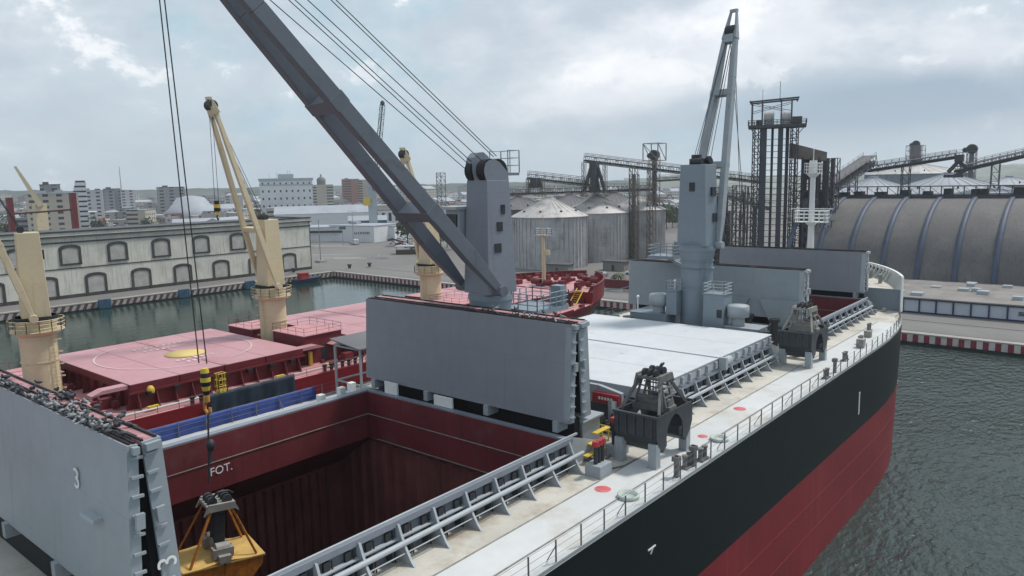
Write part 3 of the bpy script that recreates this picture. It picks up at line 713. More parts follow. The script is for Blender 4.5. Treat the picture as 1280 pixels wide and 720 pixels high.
# support arms under the folded covers, seen at hatch one
mb = MB()
for y in (28.5, 34.0):
    mb.prism([(-2.2, 2.6), (2.2, 2.6), (1.0, .2), (.5, -1.6), (-.5, -1.6), (-1.0, .2)], (78.0, y, 17.4), (0, 1, 0), (0, 0, 1), (1, 0, 0), .3)
mb.build('cover_support', M['cover'], cc)
def closed(x0, x1, zt=18.25):
    root = None
    n = 4; w = (x1-x0+1.0)/n
    for k in range(n):
        a = x0-.5+k*w+(.02 if k else 0); b = x0-.5+(k+1)*w-.02
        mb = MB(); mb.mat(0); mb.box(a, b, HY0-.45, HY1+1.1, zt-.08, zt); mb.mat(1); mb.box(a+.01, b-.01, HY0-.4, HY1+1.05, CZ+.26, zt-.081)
        if k == 1 or k == 2: mb.mat(0); mb.box((b if k == 1 else a)-.12, (b if k == 1 else a)+.12, HY0-.4, HY1+1, zt+.004, zt+.03)
        mb.mat(1)
        for j in range(4):
            x = a+.6+j*(b-a-1.2)/3; mb.box(x-.12, x+.12, HY0-.62, HY0-.42, CZ+.3, zt-.2)
        mb.mat(0); mb.lathe((a+w*.5, 33 if k % 2 else 40, zt), [(0, .03), (.32, .03), (.34, .004)], 14)
        if root is None: root = mb.build('hatch_cover', [M['covertop'], M['greyl']], ship, bevel=.02); r0 = root
        else: mb.build('cover_panel', [M['covertop'], M['greyl']], r0, bevel=.02)
    return r0
h2c = closed(*HATCH[2]); closed(*HATCH[0])
mb = MB(); mb.tube((57.5, HY0-.75, 17.9), (58.6, HY0-.75, 17.9), .35, 10); mb.box(57.2, 57.5, HY0-1.1, HY0-.45, 17.3, 18.3); mb.build('cover_motor', M['greyl'], h2c)
mb = MB()   # angled cover ends and arms by the near crane
mb.prism([(-5.4, 0), (5.4, 0), (5.4, .95), (4.2, 1.3), (-4.2, 1.3), (-5.4, .95)], (45.0, 36.0, 16.9), (0, 1.6, 0), (0, 0, 1), (-1, 0, 0), .35)
for y in (27.5, 31, 40, 44): mb.prism([(0, 0), (1.2, 0), (1.2, 1.2), (0, 1.6)], (43.6, y, 16.0), (1, 0, 0), (0, 0, 1), (0, 1, 0), .3)
mb.build('cover_end_frame', M['grey'], h2c)
mb = MB(); mb.box(44.3, 44.6, 27.4, 29.6, 17.05, 17.75); mb.build('warning_sign', M['redm'], h2c)
mb = MB(); 
for k in range(5): mb.box(44.26, 44.29, 27.9+k*.25, 28.05+k*.25, 17.3, 17.5)
mb.build('sign_letters', M['white'], h2c)
# ---------------------------------------------------------------- deck cranes (both ships)
def ellip_rail(mb, c, r, z, n=14):
    pts = [(c[0]+r*math.cos(2*pi*k/n), c[1]+r*math.sin(2*pi*k/n), z) for k in range(n+1)]; mb.rail(pts, 1.1, 1.2, .035)
def crane(parent, c, zd, zr, zt, tip, hook_z, mp, mh, mj, rb=1.65, hw=(1.75, 1.5), hl=(1.9, 1.5), piv=(1.6, 1.9, .1), jw=(.9, 1.1), sep=1.65, lobes=True, label=None, ropes=4, braces=(.3, .66), plat=None, cream=False, side=0):
    cx, cy = c; tip = Vector(tip); hd = Vector((tip.x-cx, tip.y-cy, 0)).normalized(); sd = Vector((-hd.y, hd.x, 0)); O = Vector((cx, cy, 0))
    def P_(f, s, z): return O+hd*f+sd*s+Vector((0, 0, z))
    mb = MB()
    mb.tube((cx, cy, zd), (cx, cy, zr-1.4), rb, 28, cap=False); mb.tube((cx, cy, zr-1.4), (cx, cy, zr-.35), rb, 28, rb*1.13); mb.tube((cx, cy, zr-.35), (cx, cy, zr), rb*1.16, 28)
    for z in (zd+.15, zr-1.5, zr-4.2): mb.tube((cx, cy, z), (cx, cy, z+.12), rb*1.05, 28)
    ped = mb.build('deck_crane', mp, parent); 
    if label: ped['label'] = label
    mb = MB()   # slewing house, tapered upwards
    b = [P_(f, s, zr+.15) for f, s in ((-hl[0], -hw[0]), (hl[0], -hw[0]), (hl[0], hw[0]), (-hl[0], hw[0]))]
    t = [P_(f, s, zt-(1.0 if lobes else 0)) for f, s in ((-hl[1], -hw[1]), (hl[1], -hw[1]), (hl[1], hw[1]), (-hl[1], hw[1]))]
    mb.hexa(b+t); mb.tube((cx, cy, zr), (cx, cy, zr+.2), rb*1.1, 28)
    if lobes:
        for s, ht in ((hw[1]*.62, 1.35), (-hw[1]*.55, 1.9)):
            w = hw[1]*.36
            prof = [(-hl[1], 0), (hl[1]*1.0, 0), (hl[1]*1.15, ht*.35)]+[(hl[1]*.35+math.cos(a)*hl[1]*.8, ht*.55+math.sin(a)*ht*.5) for a in (0, .6, 1.2, 1.8, 2.4)]+[(-hl[1]*.9, ht*.4)]
            mb.prism(prof, P_(0, s-w, zt-1.0), hd, (0, 0, 1), sd, 2*w)
    house = mb.build('crane_house', mh, ped, bevel=.05)
    mb = MB()   # doors, vents and hinge lugs
    zz = zr+(zt-zr)*.62
    if lobes:
        for z, f0, w_ in ((zt-4.6, -.2, .5), (zt-6.1, .0, .6), (zt-3.4, -.5, .35)): q = hw[0]+(hw[1]-hw[0])*(z-zr)/(zt-1-zr); mb.hexa([P_(f, s, z_) for z_ in (z, z+.65) for f, s in ((f0, q-.2), (f0+w_, q-.2), (f0+w_, q+.05), (f0, q+.05))])
    mb.hexa([P_(f, s, z) for z in (zz, zz+.9) for f, s in ((-.1, -hw[0]-.02), (.7, -hw[0]-.02), (.7, -hw[0]+.3), (-.1, -hw[0]+.3))])
    mb.hexa([P_(f, s, z) for z in (zr+2.6, zr+3.5) for f, s in ((.2, -hw[0]-.01), (.95, -hw[0]-.01), (.95, -hw[0]+.3), (.2, -hw[0]+.3))])
    mb.hexa([P_(f, s, z) for z in (zz+.5, zz+1.4) for f, s in ((-hl[0]-.02, -.3), (-hl[0]+.4, -.3), (-hl[0]+.4, .3), (-hl[0]-.02, .3))])
    mb.build('vent', M['dark'], house)
    mb = MB()
    for s in ((hw[1]*.62, -hw[1]*.55) if lobes else (hw[1]*.5, -hw[1]*.5)):
        for q in ((0, .35) if lobes else (0,)):
            cpt = P_(hl[1]*.55-q*2.2, s, zt-(.35 if lobes else -.3)); mb.tube(cpt-sd*hw[1]*.3, cpt+sd*hw[1]*.3, .8 if lobes else .32, 20)
    mb.build('sheave', M['black'] if lobes else M['dark'], house)
    # jib: two legs that meet at the head
    mb = MB(); A = [P_(piv[0], s*sep, zr+piv[1]) for s in (-1, 1)]; jd = (tip-(A[0]+A[1])/2).normalized()
    E_ = [tip+sd*s*.55 for s in (-1, 1)]
    for a, e in zip(A, E_):
        m1 = a.lerp(e, .12); m2 = a.lerp(e, .78)
        mb.beam(a, m1, jw[0]*.6, jw[1]*.55, jw[0], jw[1], side=sd); mb.beam(m1, m2, jw[0], jw[1], side=sd); mb.beam(m2, e, jw[0], jw[1], jw[0]*.72, jw[1]*.62, side=sd)
        mb.tube(a-sd*.5, a+sd*.5, .38, 10)
    for k in braces:
        p = A[0].lerp(E_[0], k); q = A[1].lerp(E_[1], k); mb.beam(p-(q-p).normalized()*jw[0]*.52, q+(q-p).normalized()*jw[0]*.52, jw[1]*.85, jw[1]*1.12, side=jd)
    mb.beam(E_[0]-jd*.6, E_[1]-jd*.6, 1.2, .8, side=jd)
    nrmj = sd.cross(jd).normalized()
    if nrmj.z < 0: nrmj = -nrmj
    jib = mb.build('jib', mj, ped, bevel=.04)
    mb = MB()
    mb.tube(tip-sd*.5+jd*.1, tip+sd*.5+jd*.1, .6, 14)
    mb.build('head_sheave', M['dark'], jib)
    mb = MB(); HL = 1.0 if cream else 2.4; mb.beam(tip-sd*.75-jd*.8, tip-sd*.3+jd*HL, .25, .8, .15, .3); mb.beam(tip+sd*.75-jd*.8, tip+sd*.3+jd*HL, .25, .8, .15, .3); mb.beam(tip+sd*.4+jd*(HL-.1), tip-sd*.4+jd*(HL-.1), .4, .3)
    mb.build('jib_head', mj, jib)
    mb = MB(); r = .035 if not cream else .03
    top = zt+(.35 if lobes else .6)
    offs = [(-hw[1]*.7, .0), (-hw[1]*.45, .15), (-hw[1]*.3, .0), (hw[1]*.55, -.3), (hw[1]*.75, -.35), (hw[1]*.3, -.6)][:ropes]
    if lobes:
        for s, f_, dz, e in ((-1.0, 1.2, -.55, .1), (-.75, 1.0, -.3, 1.0), (-.45, .9, -.2, 1.2), (.5, .8, -.1, 1.5), (.8, .1, .25, 2.6), (1.0, .0, .3, 2.8)): mb.tube(P_(f_, s, top+dz), tip+sd*(s*.45)+nrmj*e, .03, 5)
    else:
        for i, (s, dz) in enumerate(offs): mb.tube(P_(hl[1]*.6, s, top+dz), tip+sd*(s*.35)+jd*(.5 if i % 2 else -.4), r, 5)
    if hook_z is not None:
        hx_, hy_, hz_ = hook_z
        mb.tube(tip-sd*.3+jd*.4, (hx_-.1, hy_+.22, hz_), r, 5); mb.tube(tip+sd*.3+jd*.4, (hx_+.12, hy_-.22, hz_), r, 5)
    mb.build('wire_rope', M['rope'], ped)
    mb = MB()
    if plat:
        (pa, pb, pc, pd, pz) = plat; mb.box(pa, pb, pc, pd, pz-.35, pz); mb.rail([(pa, pd, pz), (pa, pc, pz), (pb, pc, pz), (pb, pd, pz), (pa, pd, pz)], 1.15, .8, .035); mb.box(pb-.9, pb-.1, pc+.1, pc+1.0, pz, pz+1.5)
        mb.beam((cx, cy, pz-1.2), ((pa+pb)/2, (pc+pd)/2, pz-.3), .3)
    if cream:
        k_ = MB(); k_.tube((cx, cy, zr-.1), (cx, cy, zr+.2), rb*1.2, 24); k_.build('slewing_ring', M['black'], ped)
        mb.tube((cx, cy, zr-1.5), (cx, cy, zr-1.15), rb*1.2, 24, rb*1.5); ellip_rail(mb, c, rb*1.5, zr-1.15)
    else:
        mb.lathe((cx, cy, 0), [(rb, zr-2.2), (rb*1.08, zr-2.2)], 24)
    mb.build('platform', mp, ped)
    mb = MB(); dxy = Vector((math.cos(side), math.sin(side), 0)); tv = Vector((-dxy.y, dxy.x, 0)); base = O+dxy*(rb+.25)
    for s in (-.25, .25): mb.tube(base+tv*s+Vector((0, 0, zd)), base+tv*s+Vector((0, 0, zr-1.2)), .04, 5)
    z = zd+.3
    while z < zr-1.3: mb.tube(base-tv*.25+Vector((0, 0, z)), base+tv*.25+Vector((0, 0, z)), .025, 4); z += .35
    if cream:
        for k in range(int((zr-zd-2)/1.2)):
            zc = zd+1.6+k*1.2; mb.path([base+tv*.35*math.cos(a)+dxy*(.7*math.sin(a))+Vector((0, 0, zc)) for a in (0, .8, 1.57, 2.3, 3.14)], .03, 4)
    mb.build('ladder', mp, ped)
    return ped, house, P_
# near crane, jib swung out over the open hold
T2 = at(195, -127, y=39.0)
c2, hs2, P2 = crane(ship, (40.6, 35.95), DZ, 24.9, 34.1, T2, (20.05, 39.0, 23.4), M['crane'], M['house'], M['craned'], rb=1.42, hw=(1.4, 1.1), hl=(1.35, 1.05), piv=(.9, .5), jw=(.72, .98), sep=2.05, plat=(42.3, 46.2, 33.0, 36.5, 23.6), label='near deck crane with dark jib reaching over the open hold', ropes=6, side=R_(200), braces=(.26, .565))
# cab on the port side of the house
mb = MB()
b = [P2(f, s, 28.6) for f, s in ((-.2, -1.5), (1.6, -1.5), (1.6, -3.1), (-.2, -3.1))]; t = [P2(f, s, 31.0) for f, s in ((-.2, -1.5), (1.5, -1.5), (1.5, -3.1), (-.2, -3.1))]
mb.hexa(b+t); mb.hexa([P2(f, s, z) for z in (31.0, 31.25) for f, s in ((-.4, -1.4), (1.9, -1.4), (1.9, -3.3), (-.4, -3.3))])
cab = mb.build('operator_cab', M['greyl'], c2, bevel=.03)
mb = MB()
mb.hexa([P2(f, s, z) for z in (29.2, 30.7) for f, s in ((1.5, -1.7), (1.64, -1.7), (1.64, -2.9), (1.5, -2.9))]); mb.hexa([P2(f, s, z) for z in (29.2, 30.7) for f, s in ((.1, -3.0), (1.3, -3.0), (1.3, -3.14), (.1, -3.14))])
mb.build('window', M['glass'], cab)
mb = MB(); mb.rail([P2(-1.5, -1.5, 33.6), P2(-2.6, -1.5, 33.6), P2(-2.6, .5, 33.6), P2(-1.5, .5, 33.6)], 1.6, 1.2, .03); mb.hexa([P2(f, s, z) for z in (33.4, 33.6) for f, s in ((-2.6, -1.5), (-1.5, -1.5), (-1.5, .5), (-2.6, .5))]); mb.build('top_platform', M['house'], hs2)
# far crane, jib raised
T1 = Vector((79.2, 34.7, 49.6)); T1 = at(914, 40, x=79.0)
c1, hs1, P1 = crane(ship, (73.0, 35.5), DZ, 25.8, 34.3, T1, (T1.x+.7, 33.3, 27.0), M['crane'], M['crane'], M['grey'], hw=(1.72, 1.45), hl=(1.2, 1.1), piv=(.9, .2), jw=(.62, .75), sep=2.0, lobes=False, plat=(75.5, 78.5, 39.6, 42.8, 24.3), label='far deck crane with its pale jib raised steeply', ropes=5, braces=(.37, .71), side=R_(230))
mb = MB(); mb.tube(P1(-.5, -.8, 34.6), P1(-.5, .5, 34.6), .35, 12); mb.hexa([P1(f, s, z) for z in (34.25, 34.9) for f, s in ((-.3, -.8), (.6, -.8), (.6, .9), (-.3, .9))]); mb.tube(P1(.3, -1.2, 34.8), P1(.3, -.8, 34.8), .35, 10); mb.tube(P1(.6, .2, 35.0), P1(.6, .9, 35.0), .3, 10); mb.box(P1(0, 0, 0).x-.4, P1(0, 0, 0).x+.3, P1(0, 0, 0).y-.2, P1(0, 0, 0).y+.6, 34.2, 35.3)
mb.build('winch', M['dark'], hs1)
# mast houses and vents round the far crane
def house_box(x0, x1, y0, y1, z0, z1, m_, railing=True, name='winch_house', par=ship):
    mb = MB(); mb.box(x0, x1, y0, y1, z0, z1); mb.box(x0-.08, x1+.08, y0-.08, y1+.08, z1+.002, z1+.08); o = mb.build(name, m_, par, bevel=.03)
    if railing: mb = MB(); mb.rail([(x0, y0, z1+.08), (x1, y0, z1+.08), (x1, y1, z1+.08), (x0, y1, z1+.08), (x0, y0, z1+.08)], 1.0, 1.1, .03); mb.build('railing', M['greyl'], o)
    return o
wh = house_box(70.2, 72.2, 31.2, 33.4, DZ, 21.3, M['crane'])
mb = MB(); mb.box(70.1, 70.19, 31.8, 32.6, DZ+.2, DZ+2.2); mb.box(70.12, 70.19, 31.4, 31.9, 19.0, 19.8); mb.build('door', M['dark'], wh)
w2 = house_box(70.0, 72.5, 27.6, 31.0, DZ, 18.2, M['grey'], False); w3 = house_box(70.3, 75, 37.6, 42.0, DZ, 18.6, M['crane'], False); w4 = house_box(70.6, 72.4, 36.6, 37.8, 18.7, 21.2, M['crane'], True)
for (x, y, zb) in ((71.3, 39.0, 18.7), (71.2, 30.1, 18.3)):
    mb = MB(); mb.tube((x, y, zb), (x, y, zb+1.0), .65, 16); v = mb.build('ventilator', M['grey'], ship)
    mb = MB(); mb.lathe((x, y, 0), [(0, zb+2.1), (.95, zb+2.0), (1.08, zb+1.9), (1.08, zb+.85), (.9, zb+.8)], 24); mb.build('vent_cap', M['grey'], v)
mb = MB()
for (x, y, h) in ((69.6, 43.5, 2.4), (69.2, 41.6, 2.6), (69.8, 26.9, 2.5), (76.0, 28.2, 2.6), (76.2, 31.0, 2.8)):
    mb.tube((x, y, DZ), (x, y, DZ+h), .35, 12); mb.tube((x, y, DZ+h), (x, y, DZ+h+.35), .55, 12)
mb.build('mooring_fitting', M['dark'], ship)
mb = MB()
for (x, y, z, h) in ((70.6, 41.2, 18.6, 1.6), (71.4, 37.2, 21.2, .9)): mb.tube((x, y, z), (x, y, z+h), .07, 8); mb.ball((x, y, z+h+.1), .18, .18, .2)
mb.build('deck_light', M['white'], ship)
# clutter between the holds
mb = MB()
mb.box(38.4, 40.4, 26.4, 28.4, DZ, 17.6); mb.box(38.2, 40.6, 26.2, 28.6, 17.6, 17.75)
o = mb.build('mast_house', M['grey'], ship, bevel=.03)
mb = MB(); mb.tube((38.33, 27.2, 16.6), (38.41, 27.2, 16.6), .5, 16); mb.build('manhole', M['black'], o)
mb = MB()
for x, y in ((42.5, 28), (43.2, 31), (41.5, 30.2), (43.6, 26.9), (42.2, 42), (43.5, 40)):
    mb.box(x-.4, x+.4, y-.5, y+.5, DZ, DZ+.9); mb.tube((x, y-.5, DZ+1.1), (x, y+.5, DZ+1.1), .35, 10)
mb.build('hydraulic_unit', M['dark'], ship)
mb = MB(); random.seed(5)
for k in range(16):
    x = 37.6+k*.42; mb.path([(x, 25.4, DZ+.12), (x+.3, 27.8, DZ+.15+.2*(k % 3)), (x+.2, 30, DZ+.2)], .05, 5)
mb.path([(36.8, 24.6, DZ+.08), (39.2, 24.9, DZ+.08), (41.5, 25.5, DZ+.1)], .06, 6); mb.path([(36.8, 24.0, DZ+.05), (38.5, 23.3, DZ+.05), (39.9, 23.3, DZ+.05)], .05, 6)
mb.build('hydraulic_pipes', M['steelg'], ship)
mb = MB(); mb.rail([(40.8, 26.0, DZ), (40.8, 28.5, DZ)], 1.4, .5, .04, 4); mb.box(38.0, 38.9, 25.0, 26.0, DZ+1.0, DZ+1.06); mb.box(39.0, 40.6, 25.7, 26.1, DZ+1.4, DZ+1.46); mb.box(37.2, 39.3, 25.2, 25.6, DZ+.5, DZ+.56)
mb.build('step_platform', M['yellow'], ship)
# the two red-capped valve boxes
for (x, y, nq) in ((40.0, 24.9, 2), (36.4, 23.9, 3)):
    mb = MB(); mb.box(x-.65, x+.65, y-.55, y+.55, DZ, DZ+.75); v = mb.build('valve_box', M['grey'], ship, bevel=.02)
    mb = MB()
    for k in range(nq): mb.tube((x-.3+k*.35, y, DZ+.75), (x-.3+k*.35, y, DZ+2.2-.35*(nq == 3)), .13, 10)
    mb.build('valve_stem', M['dark'], v)
    mb = MB()
    for k in range(nq): mb.tube((x-.3+k*.35, y, DZ+2.2-.35*(nq == 3)), (x-.3+k*.35, y, DZ+2.5-.35*(nq == 3)), .24, 12, .2)
    mb.build('valve_cap', M['redm'], v)
# painted circles on the deck
def disc(x, y, r, m_, name):
    mb = MB(); mb.lathe((x, y, DZ+.012), [(0, .02), (r*.9, .02), (r, 0)], 28); return mb.build(name, m_, ship)
disc(34.7, 22.5, .48, M['redpaint'], 'manhole_cover'); disc(53.7, 22.4, .48, M['redpaint'], 'manhole_cover'); disc(46.3, 21.9, .35, M['redpaint'], 'manhole_cover')
for x, y in ((34.6, 20.75), (46.3, 20.7)):
    mb = MB(); mb.lathe((x, y, DZ), [(.5, .01), (.62, .02), (.62, .22), (.5, .22), (.48, .05), (0, .05)], 24); mb.build('hatch_ring', M['grnpaint'], ship)
# side railings
def stbd_rail(s_):
    mb = MB(); x = 14.0; first = True
    pts = []
    while x < 103: pts.append((x, CY+s_*(half(x, DZ)-.28), DZ)); x += 2.05
    for i, p in enumerate(pts):
        p = Vector(p); mb.beam(p, p+Vector((0, 0, 1.15)), .07, .05)
        if i % 3 == 0: mb.beam(p+Vector((0, -s_*.5, 0)), p+Vector((0, 0, .85)), .05, .04)
    for a, b in zip(pts, pts[1:]):
        for z in (.4, .78, 1.13): mb.tube(Vector(a)+Vector((0, 0, z)), Vector(b)+Vector((0, 0, z)), .012, 4)
    return mb.build('railing', M['steelg'], ship)
stbd_rail(-1); stbd_rail(1)
mb = MB()   # small bollards, fairleads and boxes along the edge
for x, y in ((40.6, 20.2), (42.3, 20.0), (66.5, 20.0), (74.0, 20.6), (82.5, 21.5), (90, 22.6)):
    mb.box(x-.5, x+.5, y-.25, y+.25, DZ, DZ+.12)
    for d in (-.3, .3): mb.tube((x+d, y, DZ+.1), (x+d, y, DZ+.75), .15, 10); mb.tube((x+d, y, DZ+.75), (x+d, y, DZ+.85), .2, 10)
mb.build('bollard', M['grabg'], ship)
for x in (38.8, 41.0, 68.8):
    mb = MB(); mb.box(x-.12, x+.12, 19.85, 20.1, DZ, DZ+1.3); mb.box(x-.22, x+.22, 19.8, 20.2, DZ+1.0, DZ+1.3); mb.build('control_stand', M['grabg'], ship)
mb = MB(); mb.box(86.0, 86.6, 21.4, 22.1, DZ, DZ+.7); mb.box(80.2, 81.0, 20.6, 21.3, DZ+.1, DZ+.9); mb.box(81.6, 82.1, 21.0, 21.5, DZ+.1, DZ+.6); mb.build('deck_locker', M['grabl'], ship)
mb = MB()
for k in range(26):
    x = 102.0+random.uniform(0, 2.6); y = random.uniform(24, 46); mb.box(x-.2, x+.2, y-.2, y+.2, DZ, DZ+random.uniform(.3, 1.2))
mb.build('deck_fitting', M['grabl'], ship)
# awning frame on the port side of the cross deck
mb = MB(); x0, x1, y0, y1 = 38.0, 43.5, 48.0, 51.3
for x in (x0, x1):
    for y in (y0, y1): mb.beam((x, y, DZ), (x, y, DZ+4.2), .16)
for z in (DZ+1.2, DZ+4.2): mb.beam((x0, y0, z), (x1, y0, z), .12); mb.beam((x0, y1, z), (x1, y1, z), .12); mb.beam((x0, y0, z), (x0, y1, z), .12); mb.beam((x1, y0, z), (x1, y1, z), .12)
a_ = mb.build('awning_frame', M['grey'], ship)
mb = MB(); mb.hexa([(x0-.3, y0-.3, DZ+4.25), (x1+.3, y0-.3, DZ+4.25), (x1+.3, y1+.3, DZ+4.7), (x0-.3, y1+.3, DZ+4.7), (x0-.3, y0-.3, DZ+4.35), (x1+.3, y0-.3, DZ+4.35), (x1+.3, y1+.3, DZ+4.8), (x0-.3, y1+.3, DZ+4.8)]); mb.build('awning_roof', M['steelg'], a_)
mb = MB()
for (x, y) in ((36.6, 47.5), (38.6, 46.5), (35.2, 47.0), (33.0, 46.6), (40.3, 30.0), (40.6, 44.8)): mb.box(x-.25, x+.25, y-.25, y+.25, DZ+.3, CZ+.1)
mb.build('cover_stopper', M['white'], ship)
mb = MB()
mb.box(36.2, 36.34, 41.6, 43.0, CZ+.12, CZ+1.0); mb.box(36.2, 36.34, 35.9, 37.7, CZ+.13, CZ+.85)
mb.build('cover_rest', M['white'], ship)
mb = MB(); mb.box(18, 36, 46.2, 47.2, DZ+.02, DZ+.5); mb.tube((14, 47.9, DZ+.9), (37, 47.9, DZ+.9), .16, 8); mb.box(14, 37, 47.0, 48.3, DZ+.9, DZ+1.0)
mb.build('port_side_duct', M['greyl'], ship)
# ---------------------------------------------------------------- grabs and other loose things
def grab(name, loc, rz, label, mbody, mframe, mrod, closed=False, cat='grab', group=None, mtop=None):
    g = empty(name, loc, label, cat, group); X0, Y0, Z0 = loc
    def bl(mb, nm, m_, par, bevel=0): return mb.build(nm, m_, par, bevel, org=Vector((0, 0, 0)))
    L2, W2 = 2.35, 1.5
    if not closed:
        for sgn in (-1, 1):          # two shells standing open: back plate, bottom curve and side cheeks
            mb = MB(); prof = [(.05*sgn, 3.15), (2.35*sgn, 3.15), (2.35*sgn, 1.0), (1.45*sgn, .55), (.62*sgn, 1.05), (.75*sgn, 1.5), (1.05*sgn, 1.85), (1.2*sgn, 2.35), (1.0*sgn, 2.75)]
            arc = [(.0, 2.72), (.55*sgn, 2.5), (.95*sgn, 2.05), (1.1*sgn, 1.45), (1.05*sgn, .95), (1.5*sgn, .6), (2.05*sgn, 1.15), (2.35*sgn, 1.7), (2.35*sgn, 3.0), (.02*sgn, 3.0)]
            if sgn > 0: arc = arc[::-1]
            for y in (-W2, W2-.09): mb.prism([(u, v) for u, v in arc], (0, y, 0), (1, 0, 0), (0, 0, 1), (0, 1, 0), .09)
            # back and bottom skin
            sk = [(2.35*sgn, 3.0), (2.35*sgn, 1.7), (2.05*sgn, 1.15), (1.5*sgn, .6), (1.05*sgn, .95)]
            for (u, v), (u2, v2) in zip(sk, sk[1:]): mb.beam((u, 0, v), (u2, 0, v2), 2*W2-.2, .08, side=(0, 1, 0))
            for k in range(5):
                y = -W2+.3+k*(2*W2-.6)/4; mb.box(2.37*sgn, 2.50*sgn, y-.06, y+.06, 1.7, 2.95)
            mb.box(2.30*sgn, 2.5*sgn, -W2-.05, W2+.05, 2.92, 3.08)
            bl(mb, 'shell', mbody, g)
        zb, zt, hx_ = 3.0, 4.75, .75
    else:
        for sgn in (-1, 1):
            mb = MB(); arc = [(.02*sgn, .0), (.8*sgn, .15), (1.7*sgn, .75), (2.3*sgn, 1.45), (2.35*sgn, 1.95), (.02*sgn, 1.95)]
            if sgn < 0: arc = arc[::-1]
            mb.mat(0); mb.prism(arc, (0, -W2, 0), (1, 0, 0), (0, 0, 1), (0, 1, 0), 2*W2)
            mb.mat(1); mb.add([(0.03*sgn, -W2-.05, 2.25), (2.45*sgn, -W2-.05, 1.97), (2.45*sgn, W2+.05, 1.97), (.03*sgn, W2+.05, 2.25)], [(0, 1, 2, 3) if sgn > 0 else (3, 2, 1, 0)]); 
            mb.hexa([(x, y, z) for z, in ((1.96,), (2.1,)) for x, y in ((min(0.04*sgn, 2.45*sgn), -W2-.05), (max(.04*sgn, 2.45*sgn), -W2-.05), (max(.04*sgn, 2.45*sgn), W2+.05), (min(.04*sgn, 2.45*sgn), W2+.05))])
            bl(mb, 'shell', [mbody, mtop or mbody], g, .03)
        mb = MB(); mb.box(-.35, .35, -W2-.1, W2+.1, 2.1, 2.55); mb.box(-.6, .6, -1.3, -.7, 2.3, 2.9); mb.box(-.6, .6, .6, 1.2, 2.3, 2.9)
        for y in (-.9, 0, .9): mb.tube((-.4, y, 2.8), (.4, y, 2.8), .35, 12)
        bl(mb, 'lower_beam', mframe, g)
        zb, zt, hx_ = 2.15, 5.2, .8
    # rods
    for sx in (-1, 1):
        for sy in (-1, 1):
            mb = MB(); mb.beam((sx*(1.95 if closed else 1.8), sy*(W2-.15), zb), (sx*hx_*.75, sy*.75, zt), .12 if closed else .18); bl(mb, 'rod', mrod, g)
    # head with sheaves
    mb = MB()
    for s_ in (-1, 1):
        mb.prism([(-1.05, 0), (-.75, .65), (.75, .65), (1.05, 0), (.75, .2), (-.75, .2)], (0, s_*.82-.08, zt-.25), (1, 0, 0), (0, 0, 1), (0, 1, 0), .16)
    mb.box(-.85, .85, -.75, .75, zt+.1, zt+.3)
    bl(mb, 'head', mframe, g)
    mb = MB()
    for y in (-.4, 0, .4): mb.tube((-.45, y-.1, zt+.42), (-.45, y+.1, zt+.42), .3, 14); mb.tube((.45, y-.1, zt+.42), (.45, y+.1, zt+.42), .3, 14)
    mb.path([(-.6, -.5, zt+.5), (-.2, -.6, zt+1.05), (.5, -.4, zt+.95), (.9, 0, zt+.6)], .07, 6)
    bl(mb, 'sheave', M['dark'], g)
    # centre cage: wires, ladder, lower block
    mb = MB()
    if not closed:
        mb.box(-.45, .45, -1.35, 1.35, 2.75, 3.15)
        for x in (-.5, .5):
            for y in (-1.1, 1.1): mb.beam((x, y, 3.1), (x*.8, y*.6, zt), .13)
        for z in (3.7, 4.3): mb.rail([(-.5, -1, z-.01), (.5, -1, z-.01)], .02, 1, .04, 1); mb.box(-.52, .52, -1.02, -.94, z, z+.08); mb.box(-.52, -.44, -1, 1, z, z+.08); mb.box(.44, .52, -1, 1, z, z+.08)
        for k in range(4): mb.tube((-1.25, -1.0, 3.3+k*.38), (-.75, -.95, 3.35+k*.38), .03, 5)
        mb.beam((-1.3, -1.02, 3.0), (-.95, -.95, zt-.2), .07); mb.beam((-.85, -1.02, 3.0), (-.7, -.9, zt-.2), .07)
        mb.tube((0, -1.2, 3.25), (0, 1.2, 3.25), .35, 12)
    else:
        mb.box(-.3, .3, -.5, .5, 2.5, zt-.2)
    for y in (-.3, -.1, .1, .3): mb.tube((.05, y, zb+.3), (.05, y, zt+.3), .04, 5)
    bl(mb, 'guide_frame', mframe if not closed else M['dark'], g)
    g.rotation_euler = (0, 0, rz); return g
g1 = grab('cargo_grab', (41.4, 22.95, DZ+.25), 0, 'dark grey clamshell grab parked on the pale deck beside the nearest crane', M['grabd'], M['grabg'], M['grabg'])
g2 = grab('cargo_grab', (71.2, 23.6, DZ+.25), 0, 'rusty light grey clamshell grab on the deck farther forward, below the raised crane', M['grabd'], M['grabl'], M['grabl'])
g3 = grab('cargo_grab', (0, 0, 0), 0, 'yellow and orange clamshell grab hanging from the crane inside the open hold', M['rustor'], M['grabl'], M['rustor'], True, mtop=M['yelgrab'])
pg = at(268, 690, y=39.0); g3.location = (pg.x, 39.0, pg.z-2.0); g3.rotation_euler = (R_(1.5), R_(4), R_(-12)); g3.scale = (.92, .92, .92)
for g, X0, Y0 in ((g1, 41.3, 22.95), (g2, 71.2, 23.6)):   # stools the grabs stand on
    for k, (dx, dy) in enumerate(((-2.0, -1.2), (-2.0, 1.2), (2.0, -1.2), (2.0, 1.2))):
        mb = MB(); x, y = X0+dx, Y0+dy
        mb.box(x-.28, x+.28, y-.28, y+.28, DZ, DZ+(1.55 if abs(dx) > 1 else 1.2)); mb.box(x-.34, x+.34, y-.34, y+.34, DZ, DZ+.05); mb.build('grab_stool', M['grey'], ship, bevel=.02)
